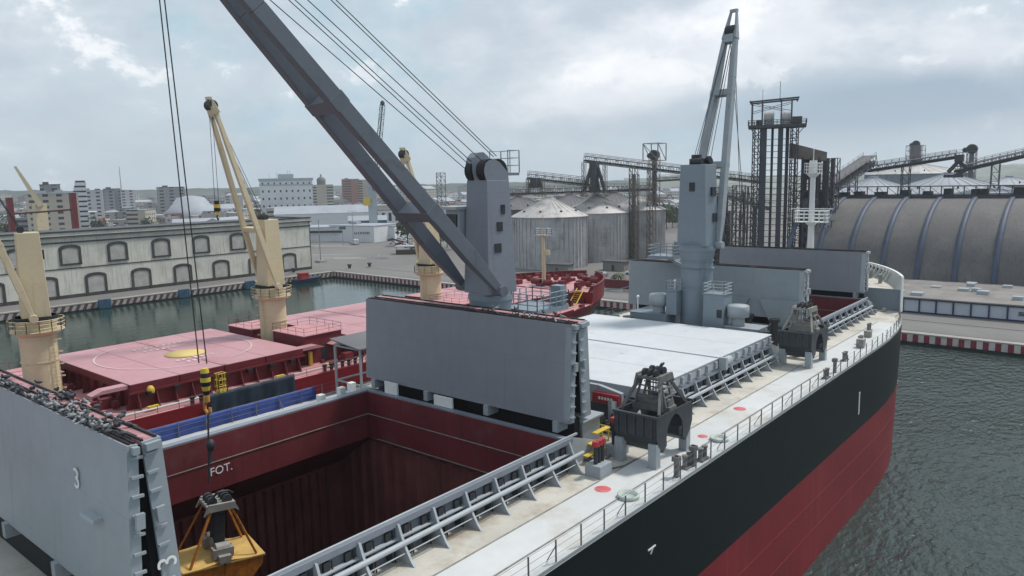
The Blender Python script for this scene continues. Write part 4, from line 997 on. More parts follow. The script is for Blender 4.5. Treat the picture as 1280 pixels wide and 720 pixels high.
# hook block over the hold with its rope down to the grab
hb_ = at(257, 478, y=39.0)
hook = empty('hook_block', (hb_.x, hb_.y, hb_.z-1.6), 'black and yellow striped hook block hanging from two crane ropes over the open hold', 'hook block')
mb = MB(); X, Y, Z = hb_
for k, (z0, z1) in enumerate(((1.0, .75), (.75, .5), (.5, .25), (.25, 0), (0, -.25), (-.25, -.5))):
    mb.mat(k % 2); r0 = .62-.25*abs(z0-.3)**1.5; mb.tube((X, Y, Z+z1-.2), (X, Y, Z+z0-.2), max(.16, .30-.16*abs(z1-.35)), 14, max(.16, .30-.16*abs(z0-.35)))
mb.build('block', [M['yellow'], M['black']], hook)
mb = MB(); mb.tube((X, Y, Z-1.1), (X, Y, Z-.6), .16, 10); mb.path([(X, Y+.05, Z-1.1), (X, Y+.3, Z-1.3), (X, Y+.28, Z-1.6), (X, Y, Z-1.8), (X, Y-.28, Z-1.6), (X, Y-.26, Z-1.4)], .09, 8); mb.build('hook', M['orange'], hook)
mb = MB()
zt_ = g3.location[2]+6.1
mb.tube((X, Y, Z-1.8), (g3.location[0], 39.0, zt_), .05, 6); mb.ball((X, Y, Z-3.6), .25, .25, .35); mb.tube((X-.15, Y, Z-4.6), (X+.1, Y, Z-3.4), .12, 8)
mb.build('sling', M['rope'], hook)
cg = at(276, 477, y=39.6); cage = empty('rescue_cage', (cg.x, cg.y, cg.z-1), 'small yellow wire cage hanging just right of the striped hook block', 'cage')
mb = MB(); mb.rail([(cg.x-.25, cg.y-.2, cg.z-.6), (cg.x+.25, cg.y-.2, cg.z-.6), (cg.x+.25, cg.y+.2, cg.z-.6), (cg.x-.25, cg.y+.2, cg.z-.6), (cg.x-.25, cg.y-.2, cg.z-.6)], 1.1, .25, .025, 3); mb.box(cg.x-.25, cg.x+.25, cg.y-.2, cg.y+.2, cg.z-.6, cg.z-.5)
mb.build('frame', M['yellow'], cage)
# tarpaulins
def cloth(name, P0, P1, ztop, zbot, m_, label, cat='tarpaulin', n=40, amp=.12, taper=False):
    mb = MB(); P0 = Vector(P0); P1 = Vector(P1); d = (P1-P0).normalized(); nr = Vector((-d.y, d.x, 0)); random.seed(len(label))
    ph = [random.uniform(0, 6) for _ in range(4)]; vs = []; rows = 6
    for j in range(rows+1):
        for i in range(n+1):
            t = i/n; f = amp*(math.sin(t*23+ph[0])*.5+math.sin(t*61+ph[1]+j*.4)*.3)*(j/rows+.2)
            zt = ztop; zb = zbot+.12*math.sin(t*14+ph[2])
            if taper and t > .9: zb = zb+(zt-zb)*(t-.9)/.1*.7
            p = P0.lerp(P1, t)+nr*f; vs.append((p.x, p.y, zt+(zb-zt)*j/rows))
    mb.add(vs, [(j*(n+1)+i, j*(n+1)+i+1, (j+1)*(n+1)+i+1, (j+1)*(n+1)+i) for j in range(rows) for i in range(n)], True)
    o = mb.build(name, m_); sm = o.modifiers.new('thickness', 'SOLIDIFY'); sm.thickness = .02
    return tag(o, label, cat)
cloth('tarpaulin', (8, 51.52, 0), (36.0, 51.52, 0), DZ+1.1, DZ-.6, M['blue'], 'bright blue tarpaulin lashed along the port rail beside the open hold', amp=.1)
ra = at(260, 490, y=66.6); rb_ = at(368, 470, y=66.6)
cloth('tarpaulin', (ra.x, 66.6, 0), (rb_.x, 66.6, 0), 13.55, 10.9, M['navy'], 'dark navy tarpaulin hung over the side of the red ship', amp=.25)
# pigeons roosting on the folded covers
mb = MB(); mb.ball((0, 0, .14), .19, .085, .09, 8, 5); mb.ball((.17, 0, .25), .055, .048, .055, 6, 4); mb.add([(-.15, -.05, .15), (-.15, .05, .15), (-.36, .045, .09), (-.36, -.045, .09)], [(0, 1, 2, 3)]); mb.tube((.12, 0, .16), (.17, 0, .24), .05, 6)
mb.add([(.22, -.015, .25), (.22, .015, .25), (.27, 0, .24)], [(0, 1, 2)]); mb.tube((0, -.03, 0), (0, -.03, .1), .008, 4); mb.tube((0, .03, 0), (0, .03, .1), .008, 4)
bird0 = mb.build('pigeon', M['bird']); random.seed(11)
bl_ = bird0.data.copy(); bl_.materials.clear(); bl_.materials.append(M['birdl'])
tag(bird0, 'dark grey pigeon roosting on the top edge of the nearest folded hatch cover', 'pigeon', 'dark pigeons on the nearest folded hatch cover')
nb = 0
def put_birds(outs, ys, zt, n, label, group, first=None):
    global nb
    for k in range(n):
        o_, V, Wd, th = outs[random.choice((0, 0, 1))][1:]
        y = ys(); w = random.choice((.06, .06, th-.07, th-.07, random.uniform(.1, th-.1)))
        p = Vector((o_.x, y, zt+.072 if w < .12 or w > th-.12 else zt))+Wd*w
        b_ = bird0 if first and k == 0 else link(bird0.copy())
        b_.location = p; b_.rotation_euler = (0, 0, random.uniform(0, 2*pi)); s_ = random.uniform(.72, 1.0); b_.scale = (s_, s_, s_)
        pale = random.random() < .22
        if pale and not (first and k == 0): b_.data = bl_; tag(b_, label.replace('dark grey', 'pale grey').replace('small dark', 'small pale'), 'pigeon', 'pale '+group)
        else: tag(b_, label, 'pigeon', 'dark '+group)
put_birds(oa, lambda: 26.5+abs(random.triangular(0, 17, 3)), 24.3, 125, 'dark grey pigeon roosting on the top edge of the nearest folded hatch cover', 'pigeons on the nearest folded hatch cover', True)
put_birds(ob, lambda: random.uniform(26.6, 36.5), 24.2, 26, 'small dark pigeon perched on the cover folded up before the near crane', 'pigeons on the second folded hatch cover')
# ---------------------------------------------------------------- the red ship beyond
RY = 80.7; RH = 13.7; RZ = 12.5
red = empty('cargo_ship', (60, RY, 0), 'red cargo ship with pink hatch covers and cream cranes, moored beyond the grey ship', 'ship')
def rhalf(x, z):
    f = max(0, min(1, z/RZ)); xt = 107+14*f; x0 = 76+12*f
    u = max(0, min(1, (x-x0)/(xt-x0)))
    return RH*max(0, 1-u**(1.55+.65*f))**(.95-.23*f)
def rst(z):
    f = max(0, min(1, z/RZ)); xt = 107+14*f; x0 = 76+12*f
    return [-60, 0, 20, 50, 68]+[x0+(xt-x0)*t for t in (0, .12, .24, .36, .48, .6, .7, .79, .87, .93, .975, 1)]
mb = MB()
for s_ in (-1, 1):
    zs = [-2, 0, 2, 3.5, 3.6, 6, 9, RZ]; b0 = len(mb.v); n = len(rst(0))
    for z in zs: mb.v += [(x, RY+s_*rhalf(x, z), z) for x in rst(z)]
    for k in range(len(zs)-1):
        for i in range(n-1):
            f = [b0+k*n+i, b0+k*n+i+1, b0+(k+1)*n+i+1, b0+(k+1)*n+i]
            if s_ > 0: f.reverse()
            mb.f.append(tuple(f)); mb.mi.append(1 if zs[k] < 3.55 else 0); mb.sm.append(True)
mb.build('hull', [M['hullred'], M['hullr']], red)
mb = MB(); xs = rst(RZ); vs = []
for x in xs: vs += [(x, RY-rhalf(x, RZ)+.03, RZ), (x, RY+rhalf(x, RZ)-.03, RZ)]
mb.add(vs, [(2*i, 2*i+2, 2*i+3, 2*i+1) for i in range(len(xs)-1)]); mb.build('deck', M['pink'], red)
mb = MB()
for a, b in zip(xs, xs[1:]):
    if b > 104: break
    for s_ in (-1, 1): mb.beam((a, RY+s_*(RH-.1), RZ+.12), (b, RY+s_*(rhalf(b, RZ)-.1), RZ+.12), .14, .24)
mb.build('deck_edge_bar', M['hullred'], red)
mb = MB(); mb.tube((20, RY-RH+1.6, RZ+.35), (38, RY-RH+1.6, RZ+.35), .1, 6); mb.tube((20, RY-RH+2.1, RZ+.25), (98, RY-RH+2.1, RZ+.25), .07, 6)
mb.build('deck_pipe', M['grnpaint'], red)
# hatches
RHATCH = [(2, 21), (29.6, 47.7), (56.0, 73.6), (81.8, 98.5)]; HYa, HYb = 71.0, 90.4; CT = 15.0
for hi, (a, b) in enumerate(RHATCH):
    mb = MB(); t = .25
    mb.box(a, b, HYa, HYa+t, RZ, CT-.75); mb.box(a, b, HYb-t, HYb, RZ, CT-.75); mb.box(a, a+t, HYa+t, HYb-t, RZ, CT-.75); mb.box(b-t, b, HYa+t, HYb-t, RZ, CT-.75)
    c = mb.build('coaming', M['maroon'], red)
    mb = MB(); mb.box(a-.5, b+.5, HYa-.45, HYa-.05, CT-.95, CT-.76)
    for k in range(int((b-a)/1.75)+1):
        x = a+.2+k*1.75; mb.prism([(0, 0), (-.9, 0), (-.35, CT-RZ-.96), (0, CT-RZ-.96)], (x, HYa, RZ), (0, 1, 0), (0, 0, 1), (1, 0, 0), .08)
    for k in range(int((HYb-HYa)/2)+1):
        y = HYa+.2+k*2; mb.prism([(0, 0), (-.7, 0), (-.3, 1.5), (0, 1.5)], (a, y, RZ), (1, 0, 0), (0, 0, 1), (0, 1, 0), .08)
    mb.build('coaming_bracket', M['maroon'], c)
    mb = MB(); 
    for k in range(7): mb.box(a+1+k*2.6, a+1.5+k*2.6, HYa-.75, HYa-.2, CT-1.3, CT-.9)
    mb.build('cleats', M['black'], c)
    n = 4; w = (b-a+.8)/n; rt = None
    for k in range(n):
        xa = a-.4+k*w; mb = MB(); mb.mat(0); mb.box(xa+.03, xa+w-.03, HYa-.3, HYb+.3, CT-.06, CT); mb.mat(1); mb.box(xa+.05, xa+w-.05, HYa-.28, HYb+.28, CT-.74, CT-.061)
        if k == 1: mb.mat(2); mb.box(xa+w-.22, xa+w+.22, HYa-.3, HYb+.3, CT+.004, CT+.05)
        if rt is None: rt = mb.build('hatch_cover', [M['pinkt'], M['maroon'], M['pinkst']], red)
        else: mb.build('cover_panel', [M['pinkt'], M['maroon'], M['pinkst']], rt)
    mb = MB()
    for s_ in (0, 1): mb.prism([(0, 0), (2.2, 0), (3.2, -.35), (0, -.35)], (b+.4 if s_ else a-.4, HYa+.1, CT-.1), (1 if s_ else -1, 0, 0), (0, 0, 1), (0, 1, 0), 1.2)
    mb.build('cover_arm', M['pinkt'], rt)
    if hi == 1:
        mb = MB(); cx, cy = (a+b)/2, 81.0
        for (r0, r1, t0, t1) in ((7.9, 8.02, 2.0, 4.6), (7.9, 8.02, 5.0, 6.9)):
            vs = []; nn = 40
            for i in range(nn+1):
                t = t0+(t1-t0)*i/nn; vs += [(cx+r0*math.cos(t), cy+r0*math.sin(t), CT+.056), (cx+r1*math.cos(t), cy+r1*math.sin(t), CT+.056)]
            mb.add(vs, [(2*i, 2*i+1, 2*i+3, 2*i+2) for i in range(nn)])
        random.seed(4)
        for row, (y, x0, x1) in enumerate(((85.5, 36, 41.5), (83.8, 36.5, 40.2), (76.5, 36.5, 40.5), (75.2, 37, 39))):      # worn lettering, too faded to read
            x = x0
            while x < x1: mb.box(x, x+.12, y-.35, y+.35, CT+.053, CT+.056); mb.box(x+.12, x+.4, y+.2*random.choice((-1, 1)), y+.3, CT+.053, CT+.056); x += .65
        mb.build('cover_marking', M['ringm'], rt)
        mb = MB(); mb.lathe((cx+.2, 79.2, 0), [(0, CT+.06), (2.1, CT+.06), (2.1, CT+.055)], 32); mb.build('yellow_disc', M['orange2'], rt)
# winch houses between the hatches
def rbox(x0, x1, y0, y1, z1, name='winch_house'):
    mb = MB(); mb.mat(0); mb.box(x0, x1, y0, y1, RZ, z1-.05); mb.mat(1); mb.box(x0-.15, x1+.15, y0-.15, y1+.15, z1-.049, z1+.03); o = mb.build(name, [M['maroon'], M['pink']], red)
    mb = MB(); mb.rail([(x0, y0, z1), (x1, y0, z1), (x1, y1, z1), (x0, y1, z1), (x0, y0, z1)], .85, 1.6, .018, 2); mb.build('railing', M['maroon'], o)
    mb = MB(); mb.box((x0+x1)/2-.4, (x0+x1)/2+.4, y0-.04, y0-.005, RZ+.1, RZ+2); mb.build('door', M['dark'], o)
rbox(49.4, 54.6, 72.3, 78.6, 15.9); rbox(49.6, 54, 83.5, 89, 15.4); rbox(75.2, 80.5, 72.5, 78.5, 15.9); rbox(23.5, 28.0, 83.5, 89.0, 14.6)
random.seed(21)
mb = MB()
for k in range(80):
    x = random.choice((random.uniform(22.5, 29), random.uniform(48.3, 55.5), random.uniform(74.2, 81), random.uniform(99, 104))); y = random.uniform(68.6, 92)
    h = random.uniform(.3, 1.2); r = random.uniform(.2, .6)
    if k % 3: mb.box(x-r, x+r, y-r*.7, y+r*.7, RZ, RZ+h)
    else: mb.tube((x-r, y, RZ+.5), (x+r, y, RZ+.5), .4, 9)
mb.build('deck_machinery', M['maroon'], red)
mb = MB()
for x, y in ((30.5, 69.2), (37.5, 69.2), (44, 69.2), (50.5, 69.3), (58, 69.2), (26.4, 74)): mb.box(x-.5, x+.5, y-.2, y+.2, RZ+.3, RZ+.5); mb.tube((x, y, RZ), (x, y, RZ+.4), .1, 6)
mb.ball((31, 70.6, RZ+1.6), .4, .4, .5); mb.tube((49.8, 71.9, RZ), (49.8, 71.9, RZ+1.6), .25, 8)
mb.build('yellow_fitting', M['yellow'], red)
mb = MB()
for x in (48.8, 51.2, 53.0, 33.6): 
    for d in (0, .9): mb.tube((x+d, 67.9, RZ), (x+d, 67.9, RZ+.75), .2, 10); mb.tube((x+d, 67.9, RZ+.7), (x+d, 67.9, RZ+.85), .3, 10)
mb.build('bollard', M['black'], red)
mb = MB(); mb.rail([(20+6*k, RY+RH-.3, RZ) for k in range(13)], 1.1, 1.5, .03); mb.rail([(20+6*k, RY-RH+.25, RZ) for k in range(13)], 1.0, 2.0, .02)
mb.build('railing', M['maroon'], red)
# forecastle
FX = [103.0, 106, 109, 112, 114.5, 116.5, 118.3, 119.8, 120.6]; FR = 14.4; FB = 15.5
mb = MB()
for s_ in (-1, 1):
    for a, b in zip(FX, FX[1:]):
        q = [(a, RY+s_*rhalf(a, RZ), RZ-.05), (b, RY+s_*rhalf(b, RZ), RZ-.05), (b, RY+s_*rhalf(b, 14.5)*1.02, FB), (a, RY+s_*rhalf(a, 14.5)*1.02, FB)]
        mb.add(q, [(0, 1, 2, 3)], True)
hwf = rhalf(103, RZ); mb.box(103, 103.15, RY-hwf, RY+hwf, RZ, FR)
mb.build('bow_plating', M['hullred'], red)
mb = MB(); vs = []
for a in FX: vs += [(a, RY-rhalf(a, RZ)+.02, FR), (a, RY+rhalf(a, RZ)-.02, FR)]
mb.add(vs, [(2*i, 2*i+2, 2*i+3, 2*i+1) for i in range(len(FX)-1)]); mb.build('forecastle_deck', M['pink'], red)
mb = MB()
for s_ in (-1, 1):
    for a, b in zip(FX, FX[1:]):
        mb.beam((a, RY+s_*(rhalf(a, 14.5)*1.02-.05), FB), (b, RY+s_*(rhalf(b, 14.5)*1.02-.05), FB), .35, .12)
        for t in (0, .33, .66):
            x = a+(b-a)*t; y = RY+s_*(rhalf(x, 14.5)*1.0-.05); mb.beam((x, y, FB), (x, y-s_*.6, FR), .08, .3)
    mb.build('bulwark_stay', M['maroon'], red); mb = MB()
mb = MB(); random.seed(9)
for k in range(34):
    x = random.uniform(104.5, 117); y = RY+random.uniform(-1, 1)*rhalf(x, RZ)*.82; r = random.uniform(.25, .8); h = random.uniform(.4, 1.3)
    if k % 2: mb.box(x-r, x+r, y-r*.6, y+r*.6, FR, FR+h)
    else: mb.tube((x, y-r, FR+.7), (x, y+r, FR+.7), .55, 10)
mb.build('windlass', M['maroon'], red)
mb = MB()
for x, y in ((105.5, 73.5), (108, 74.5), (111, 76.5), (106, 88), (110, 86)):
    for d in (-.4, .4): mb.tube((x+d, y, FR), (x+d, y, FR+.8), .25, 10)
mb.build('bollard', M['pink'], red)
# yellow foremast
mb = MB(); mx = 105.5
mb.tube((mx, RY, FR-1), (mx, RY, 23.6), .38, 12, .28); mb.tube((mx, RY, 23.6), (mx, RY, 27), .06, 6); mb.box(mx-.7, mx+.7, RY-1.3, RY+1.3, 23.4, 23.5); mb.box(mx-.2, mx+.2, RY-1.3, RY-.5, 20, 20.8)
ym = mb.build('foremast', M['cream'], red)
mb = MB(); mb.rail([(mx-.7, RY-1.3, 23.5), (mx-.7, RY+1.3, 23.5), (mx+.7, RY+1.3, 23.5), (mx+.7, RY-1.3, 23.5), (mx-.7, RY-1.3, 23.5)], 1.1, .6, .05); mb.build('mast_platform', M['greyl'], ym)
mb = MB()
for d in (-1.0, 0.4): mb.beam((98.5, 70.2+d, RZ), (103.2, 71.5+d, FR+.5), .12)
for k in range(9): p = Vector((98.5, 69.2, RZ)).lerp(Vector((103.2, 70.5, FR+.5)), k/9); mb.beam(p, p+Vector((0, 1.4, 0)), .06)
mb.build('ladder', M['yellow'], red)
# cream cranes
TM = at(264, 133, y=80.7)
rc = dict(rb=1.58, hw=(1.2, .95), hl=(1.2, .95), piv=(.3, .2), jw=(.42, .58), sep=1.85, lobes=False, ropes=4, braces=(.33,), cream=True)
dT = TM-Vector((50.9, 80.7, 21.2))
hm = at(272, 262, y=80.7)
crane(red, (50.9, 80.7), RZ, 20.9, 29.0, TM, (TM.x-.2, 80.7, hm.z+1), M['cream'], M['cream'], M['cream'], label='middle cream crane of the red ship with its jib raised', side=R_(190), **rc)
crane(red, (25.3, 80.7), RZ, 20.9, 29.1, Vector((25.3, 80.7, 21.2))+Vector((dT.x, dT.y+1.5, dT.z)), None, M['cream'], M['cream'], M['cream'], label='cream crane of the red ship at the left edge of the view', side=R_(-60), **rc)
crane(red, (77.7, 80.7), RZ, 20.9, 29.1, Vector((77.7, 80.7, 21.2))+Vector((dT.x*.72, dT.y, dT.z*.76)), None, M['cream'], M['cream'], M['cream'], label='forward cream crane of the red ship, half hidden behind the dark jib', side=R_(190), **rc)
hk = empty('hook_block', (TM.x-.2, 80.7, hm.z-1.2), 'small black and yellow hook block hanging from the middle cream crane', 'hook block')
mb = MB(); X, Y, Z = TM.x-.2, 80.7, hm.z
for k in range(4): mb.mat(k % 2); mb.tube((X, Y, Z-.6+.4*k), (X, Y, Z-.2+.4*k), .26+.1*(k in (1, 2)), 12)
mb.mat(1); mb.path([(X, Y, Z-.6), (X, Y+.2, Z-.8), (X, Y, Z-1.2), (X, Y-.2, Z-1.0)], .08, 6); mb.build('block', [M['yellow'], M['black']], hk)
# ---------------------------------------------------------------- the long dock warehouse
WX0, WX1, WY, WZ0, WE = 20.0, 166.3, 236.0, 2.0, 19.6
wh = empty('dock_warehouse', (WX1, WY, WZ0), 'long white two storey dock warehouse with bricked up arched windows and dark trim', 'warehouse')
mb = MB(); WD = 26
mb.box(WX0, WX1, WY, WY+WD, WZ0, WE); mb.build('wall', M['wallw'], wh)
mb = MB(); mb.hexa([(WX0-.5, WY-.7, WE), (WX1+.6, WY-.7, WE), (WX1+.6, WY+WD+.6, WE), (WX0-.5, WY+WD+.6, WE), (WX0-.5, WY-.7, WE+.35), (WX1+.6, WY-.7, WE+.35), (WX1+.6, WY+WD+.6, WE+.35), (WX0-.5, WY+WD+.6, WE+.35)])
mb.build('roof_slab', M['trim'], wh)
mb = MB(); mb.box(WX0, WX1+.3, WY-.35, WY+.5, WE+.351, WE+1.3); mb.mat(1); mb.box(WX0, WX1+.5, WY-.55, WY+.6, WE+1.301, WE+1.75); mb.mat(0); mb.box(WX1-.3, WX1+.3, WY+.5, WY+WD, WE+.351, WE+1.3); mb.mat(1); mb.box(WX1-.5, WX1+.45, WY+.6, WY+WD+.3, WE+1.301, WE+1.6)
mb.build('parapet', [M['wallw'], M['trim']], wh)
mb = MB(); mb.box(WX0, WX1-.2, WY+.6, WY+WD, WE+.352, WE+1.1); mb.build('roof', M['roofg'], wh)
mb = MB(); mb.box(WX0, WX1+.25, WY-.25, WY+.0, 17.9, 18.3); mb.box(WX0, WX1+.1, WY-.12, WY, 10.4, 10.7); mb.box(WX1, WX1+.2, WY, WY+WD, 17.9, 18.3); mb.box(WX0, WX1+.1, WY-.15, WY, WZ0, 3.0)
mb.box(WX1-.05, WX1+.12, WY-.14, WY+.5, WZ0, WE); mb.build('cornice', M['trim'], wh)
def arch(w, h, n=9):
    r = w/2; rise = .35*r; pts = [(-r, 0), (r, 0), (r, h-rise)]
    for k in range(1, n): a = pi*k/n; pts.append((r*math.cos(a), h-rise+rise*math.sin(a)))
    pts.append((-r, h-rise)); return pts
def opening(name, x, zb, w, h, fillm):
    mb = MB(); n = 9; o = arch(w+1.5, h+.85); i_ = arch(w, h)
    # a moulded surround, and the infill set 0.35 m back
    U, V, O_ = Vector((1, 0, 0)), Vector((0, 0, 1)), Vector((x, WY-.22, zb))
    oo = [O_+U*u+V*(v-.0) for u, v in o]; ii = [O_+U*u+V*(v+.0) for u, v in i_]; m = len(o)
    bk = [p+Vector((0, .21, 0)) for p in oo]
    vs = oo+ii+bk; fs = []
    for k in range(1, m): j = (k+1) % m; fs += [(k, j, m+j, m+k), (k, 2*m+k, 2*m+j, j)]
    mb.add(vs, fs)
    if name == 'window': mb.box(x-w/2-.75, x+w/2+.75, WY-.35, WY-.005, zb-.5, zb-.02)
    f = mb.build(name, M['trim'], wh)
    mb = MB(); mb.prism([(u, v) for u, v in i_], (x, WY-.09, zb+.01), U, V, (0, 1, 0), .08); mb.build('infill', fillm, f)
# bay positions read off the facade
base = at(98, 337-10, y=WY).x
pxs = [345/4, 580/4, 805/4, 1005/4, 1190/4]
wx = [at(px, 305, y=WY).x for px in pxs]; step = (wx[-1]-wx[0])/4
dx_ = [at(px, 350, y=WY).x for px in (480/4, 708/4, 915/4, 1110/4)]
for k in range(-4, 9):
    x = wx[0]+step*k
    if WX0+4 < x < WX1-3: opening('window', x, 12.0, 4.4, 4.6, M['shutter'])
for k in range(-5, 9):
    x = dx_[0]+(dx_[-1]-dx_[0])/3*k
    if WX0+4 < x < WX1-3: opening('door', x, 2.35, 4.6, 5.6, M['shutter'])
text_mesh('17', 'gable_number', 2.2, (WX1+.05, WY+9, 13), axes_rot((0, 1, 0), (0, 0, 1)), M['trim'], wh) if False else None
mb = MB(); mb.lathe((0, 0, 0), [(.9, 0), (.9, .08), (1.15, .08), (1.15, 0)], 24); o = mb.build('roundel', M['trim'], wh, org=Vector((0, 0, 0))); o.location = Vector((WX1+.02, WY+9, 14))-origin(wh); o.rotation_euler = (0, pi/2, 0)
# dockside fenders, bollards, hut
for i, (px, py) in enumerate(((131, 386), (230, 372), (312, 361))):
    p = at(px, py, y=QY-.9); mb = MB(); mb.box(p.x-1.6, p.x+1.6, QY-1.6, QY-.75, .2, 2.7); 
    for k in range(5): mb.box(p.x-1.5+k*.68, p.x-1.3+k*.68, QY-1.75, QY-1.59, .25, 2.6)
    o = mb.build('dock_fender', M['bluebox'], None, org=Vector((p.x, QY-1, 0)))
    tag(o, ('blue dock fender below the warehouse, leftmost of three', 'blue dock fender below the warehouse, middle of three', 'blue dock fender below the warehouse, rightmost of three')[i], 'fender', 'blue fenders on the dock edge')
# small blue workboat
p = at(384, 354, y=QY-4); bt = empty('workboat', (p.x, QY-4, 0), 'small blue workboat with a red deckhouse tied up at the corner of the dock', 'boat')
mb = MB(); X, Y = p.x, QY-4
prof = [(-5, 1.6), (3, 1.9), (5.5, 0), (3, -1.9), (-5, -1.6)]
mb.hexa([(X-5, Y-1.4, -.3), (X+3, Y-1.4, -.3), (X+3, Y+1.4, -.3), (X-5, Y+1.4, -.3), (X-5, Y-1.9, 1.5), (X+3.2, Y-2, 1.7), (X+3.2, Y+2, 1.7), (X-5, Y+1.9, 1.5)]); mb.add([(X+3, Y-1.4, -.3), (X+3, Y+1.4, -.3), (X+3.2, Y+2, 1.7), (X+3.2, Y-2, 1.7), (X+6, Y, 1.9), (X+4.8, Y, -.3)], [(0, 3, 4, 5), (1, 5, 4, 2), (3, 2, 4)])
mb.build('hull', M['bluef'], bt); mb = MB(); mb.box(X-3, X, Y-1.2, Y+1.2, 1.5, 3.4); mb.box(X-3.2, X+.2, Y-1.4, Y+1.4, 3.4, 3.55); mb.build('deckhouse', M['redm'], bt, bevel=.05)
mb = MB()
for (px, py) in ((367, 340), (462, 333), (437, 335)):
    p = at(px, py, z=2.25); mb = MB(); mb.tube(p, p+Vector((0, 0, 1.0)), .55, 12); mb.tube(p+Vector((0, 0, 1.0)), p+Vector((0, 0, 1.4)), .9, 12, .8)
    tag(mb.build('mooring_bollard', M['dark'], None, org=p), 'squat black mooring bollard on the striped quay corner', 'bollard', 'bollards on the quay corner')
# ---------------------------------------------------------------- silos
def silo(cx, cy, r, ze, zp, lab, cat='silo', grp=None, wallm='silo', roofm='siloroof', zb=2.0):
    s = empty('grain_silo', (cx, cy, zb), lab, cat, grp)
    mb = MB(); mb.tube((cx, cy, zb), (cx, cy, ze), r, 56, cap=False); z = zb+.9
    while z < ze: mb.lathe((cx, cy, 0), [(r+.01, z-.05), (r+.1, z), (r+.01, z+.05)], 56, False); z += .95
    mb.build('wall', M[wallm], s)
    mb = MB()
    for k in range(48): a = 2*pi*k/48; x, y = cx+(r+.12)*math.cos(a), cy+(r+.12)*math.sin(a); mb.beam((x, y, zb), (x, y, ze), .26, .34, side=(-math.sin(a), math.cos(a), 0))
    mb.build('stiffeners', M[wallm], s)
    mb = MB(); mb.lathe((cx, cy, 0), [(r+.5, ze-.25), (r+.5, ze), (1.6, zp-.3), (1.6, zp+.5), (0, zp+.6)], 56, False)
    for k in range(28): a = 2*pi*k/28; mb.beam((cx+r*math.cos(a), cy+r*math.sin(a), ze+.2), (cx+1.6*math.cos(a), cy+1.6*math.sin(a), zp-.1), .16, .12)
    mb.build('roof', M[roofm], s)
    mb = MB()
    for k in range(9):
        for f in (.78,):
            a = 2*pi*k/9; rr = r*f; z = ze+(zp-ze)*(1-f); x, y = cx+rr*math.cos(a), cy+rr*math.sin(a); mb.box(x-.28, x+.28, y-.28, y+.28, z, z+.8)
    mb.build('roof_vent', M['dark'], s)
    return s
def dirat(px, D): a = az(px); return D*math.cos(a), D*math.sin(a)
def ztop(px, py, D):   # height of a picture row at a given horizontal distance
    d = RI*((px-640)/F) + DN*((py-360)/F) + FW; return CAMZ+d.z*D/math.hypot(d.x, d.y)
for (px, D, r, pe, pp, lab) in ((686, 275, 13.6, 272, 245, 'nearest corrugated grain silo with a conical roof, leftmost of the front row'), (744, 297, 12.6, 267, 241, 'second corrugated grain silo in the front row, under the tall chute'), (795, 312, 11.6, 263, 243, 'third corrugated grain silo, rightmost of the front row, behind a lattice tower')):
    x, y = dirat(px, D); silo(x, y, r, ztop(px, pe, D-r), ztop(px, pp+2, D), lab, grp='grain silos in the front row')
for (px, D, r, pe, pp, lab) in ((648, 320, 13, 262, 246, 'grey grain silo behind the front row, left of the nearest silo roof'), (712, 338, 13, 260, 243, 'grey grain silo roof showing between the first two front silos'), (768, 350, 13, 257, 241, 'grey grain silo roof showing between the second and third front silos')):
    x, y = dirat(px, D); silo(x, y, r, ztop(px, pe, D-r), ztop(px, pp, D), lab, grp='grain silos in the back row', wallm='steelg', roofm='steelg')
for (px, D, r, pe, pp, lab) in ((1092, 330, 19, 243, 222, 'pale conical silo roof just left behind the barrel roof, under the sloping conveyors'), (1185, 330, 24, 242, 217, 'pale conical silo roof behind the barrel roof, under the conveyor transfer chute'), (1262, 390, 20, 232, 221, 'low pale silo roof behind the barrel roof at the right edge')):
    x, y = dirat(px, D); silo(x, y, r, ztop(px, pe, D-r), ztop(px, pp, D), lab, wallm='siloroof', roofm='roofl')
x, y = dirat(1147, 470); silo(x, y, 26, ztop(1147, 217, 445), ztop(1147, 204, 470), 'big blue grey silo farther back, below the slender elevator tower', wallm='crane', roofm='siloroof')
# ---------------------------------------------------------------- conveyors and towers
def P3(px, py, D):
    x, y = dirat(px, D); return Vector((x, y, ztop(px, py, D)))
def conveyor(a, b, w, h, n, lab, m_='steelb', r=.14, cat='conveyor', legs=(), roofed=False):
    c = empty('conveyor_gallery', ((a+b)/2).to_tuple(), lab, cat); mb = MB(); mb.truss(a, b, w, h, n, r); mb.build('lattice_girder', M[m_], c)
    d = (b-a).normalized(); sd = d.cross(Vector((0, 0, 1))).normalized(); u = sd.cross(d)
    mb = MB(); mb.beam(a-u*h*.22, b-u*h*.22, w*.8, h*.30); mb.build('belt_casing', M['dark' if m_ != 'steelg' else 'steelg'], c)
    if roofed: mb = MB(); mb.beam(a+u*h*.52, b+u*h*.52, w*1.15, .12); mb.beam(a-u*h*.35-sd*w*.5, b-u*h*.35-sd*w*.5, .1, h*.4); mb.build('roof', M[m_], c)
    mb = MB(); mb.rail([a+u*h*.52-sd*w*.5, b+u*h*.52-sd*w*.5], 1.1, 3.2, .05, 2); mb.rail([a+u*h*.52+sd*w*.5, b+u*h*.52+sd*w*.5], 1.1, 3.2, .05, 2); mb.build('handrail', M[m_], c)
    for t in legs:
        p = a.lerp(b, t)-u*h*.5; mb = MB(); g = Vector((p.x, p.y, 2)); mb.truss(g, p, 2.4, 2.4, max(3, int(p.z/3.2)), .16); mb.build('trestle', M[m_], c)
    return c
conveyor(P3(660, 221, 285), P3(742, 230, 292), 2.6, 2.2, 16, 'short brown lattice conveyor above the nearest silo roof')
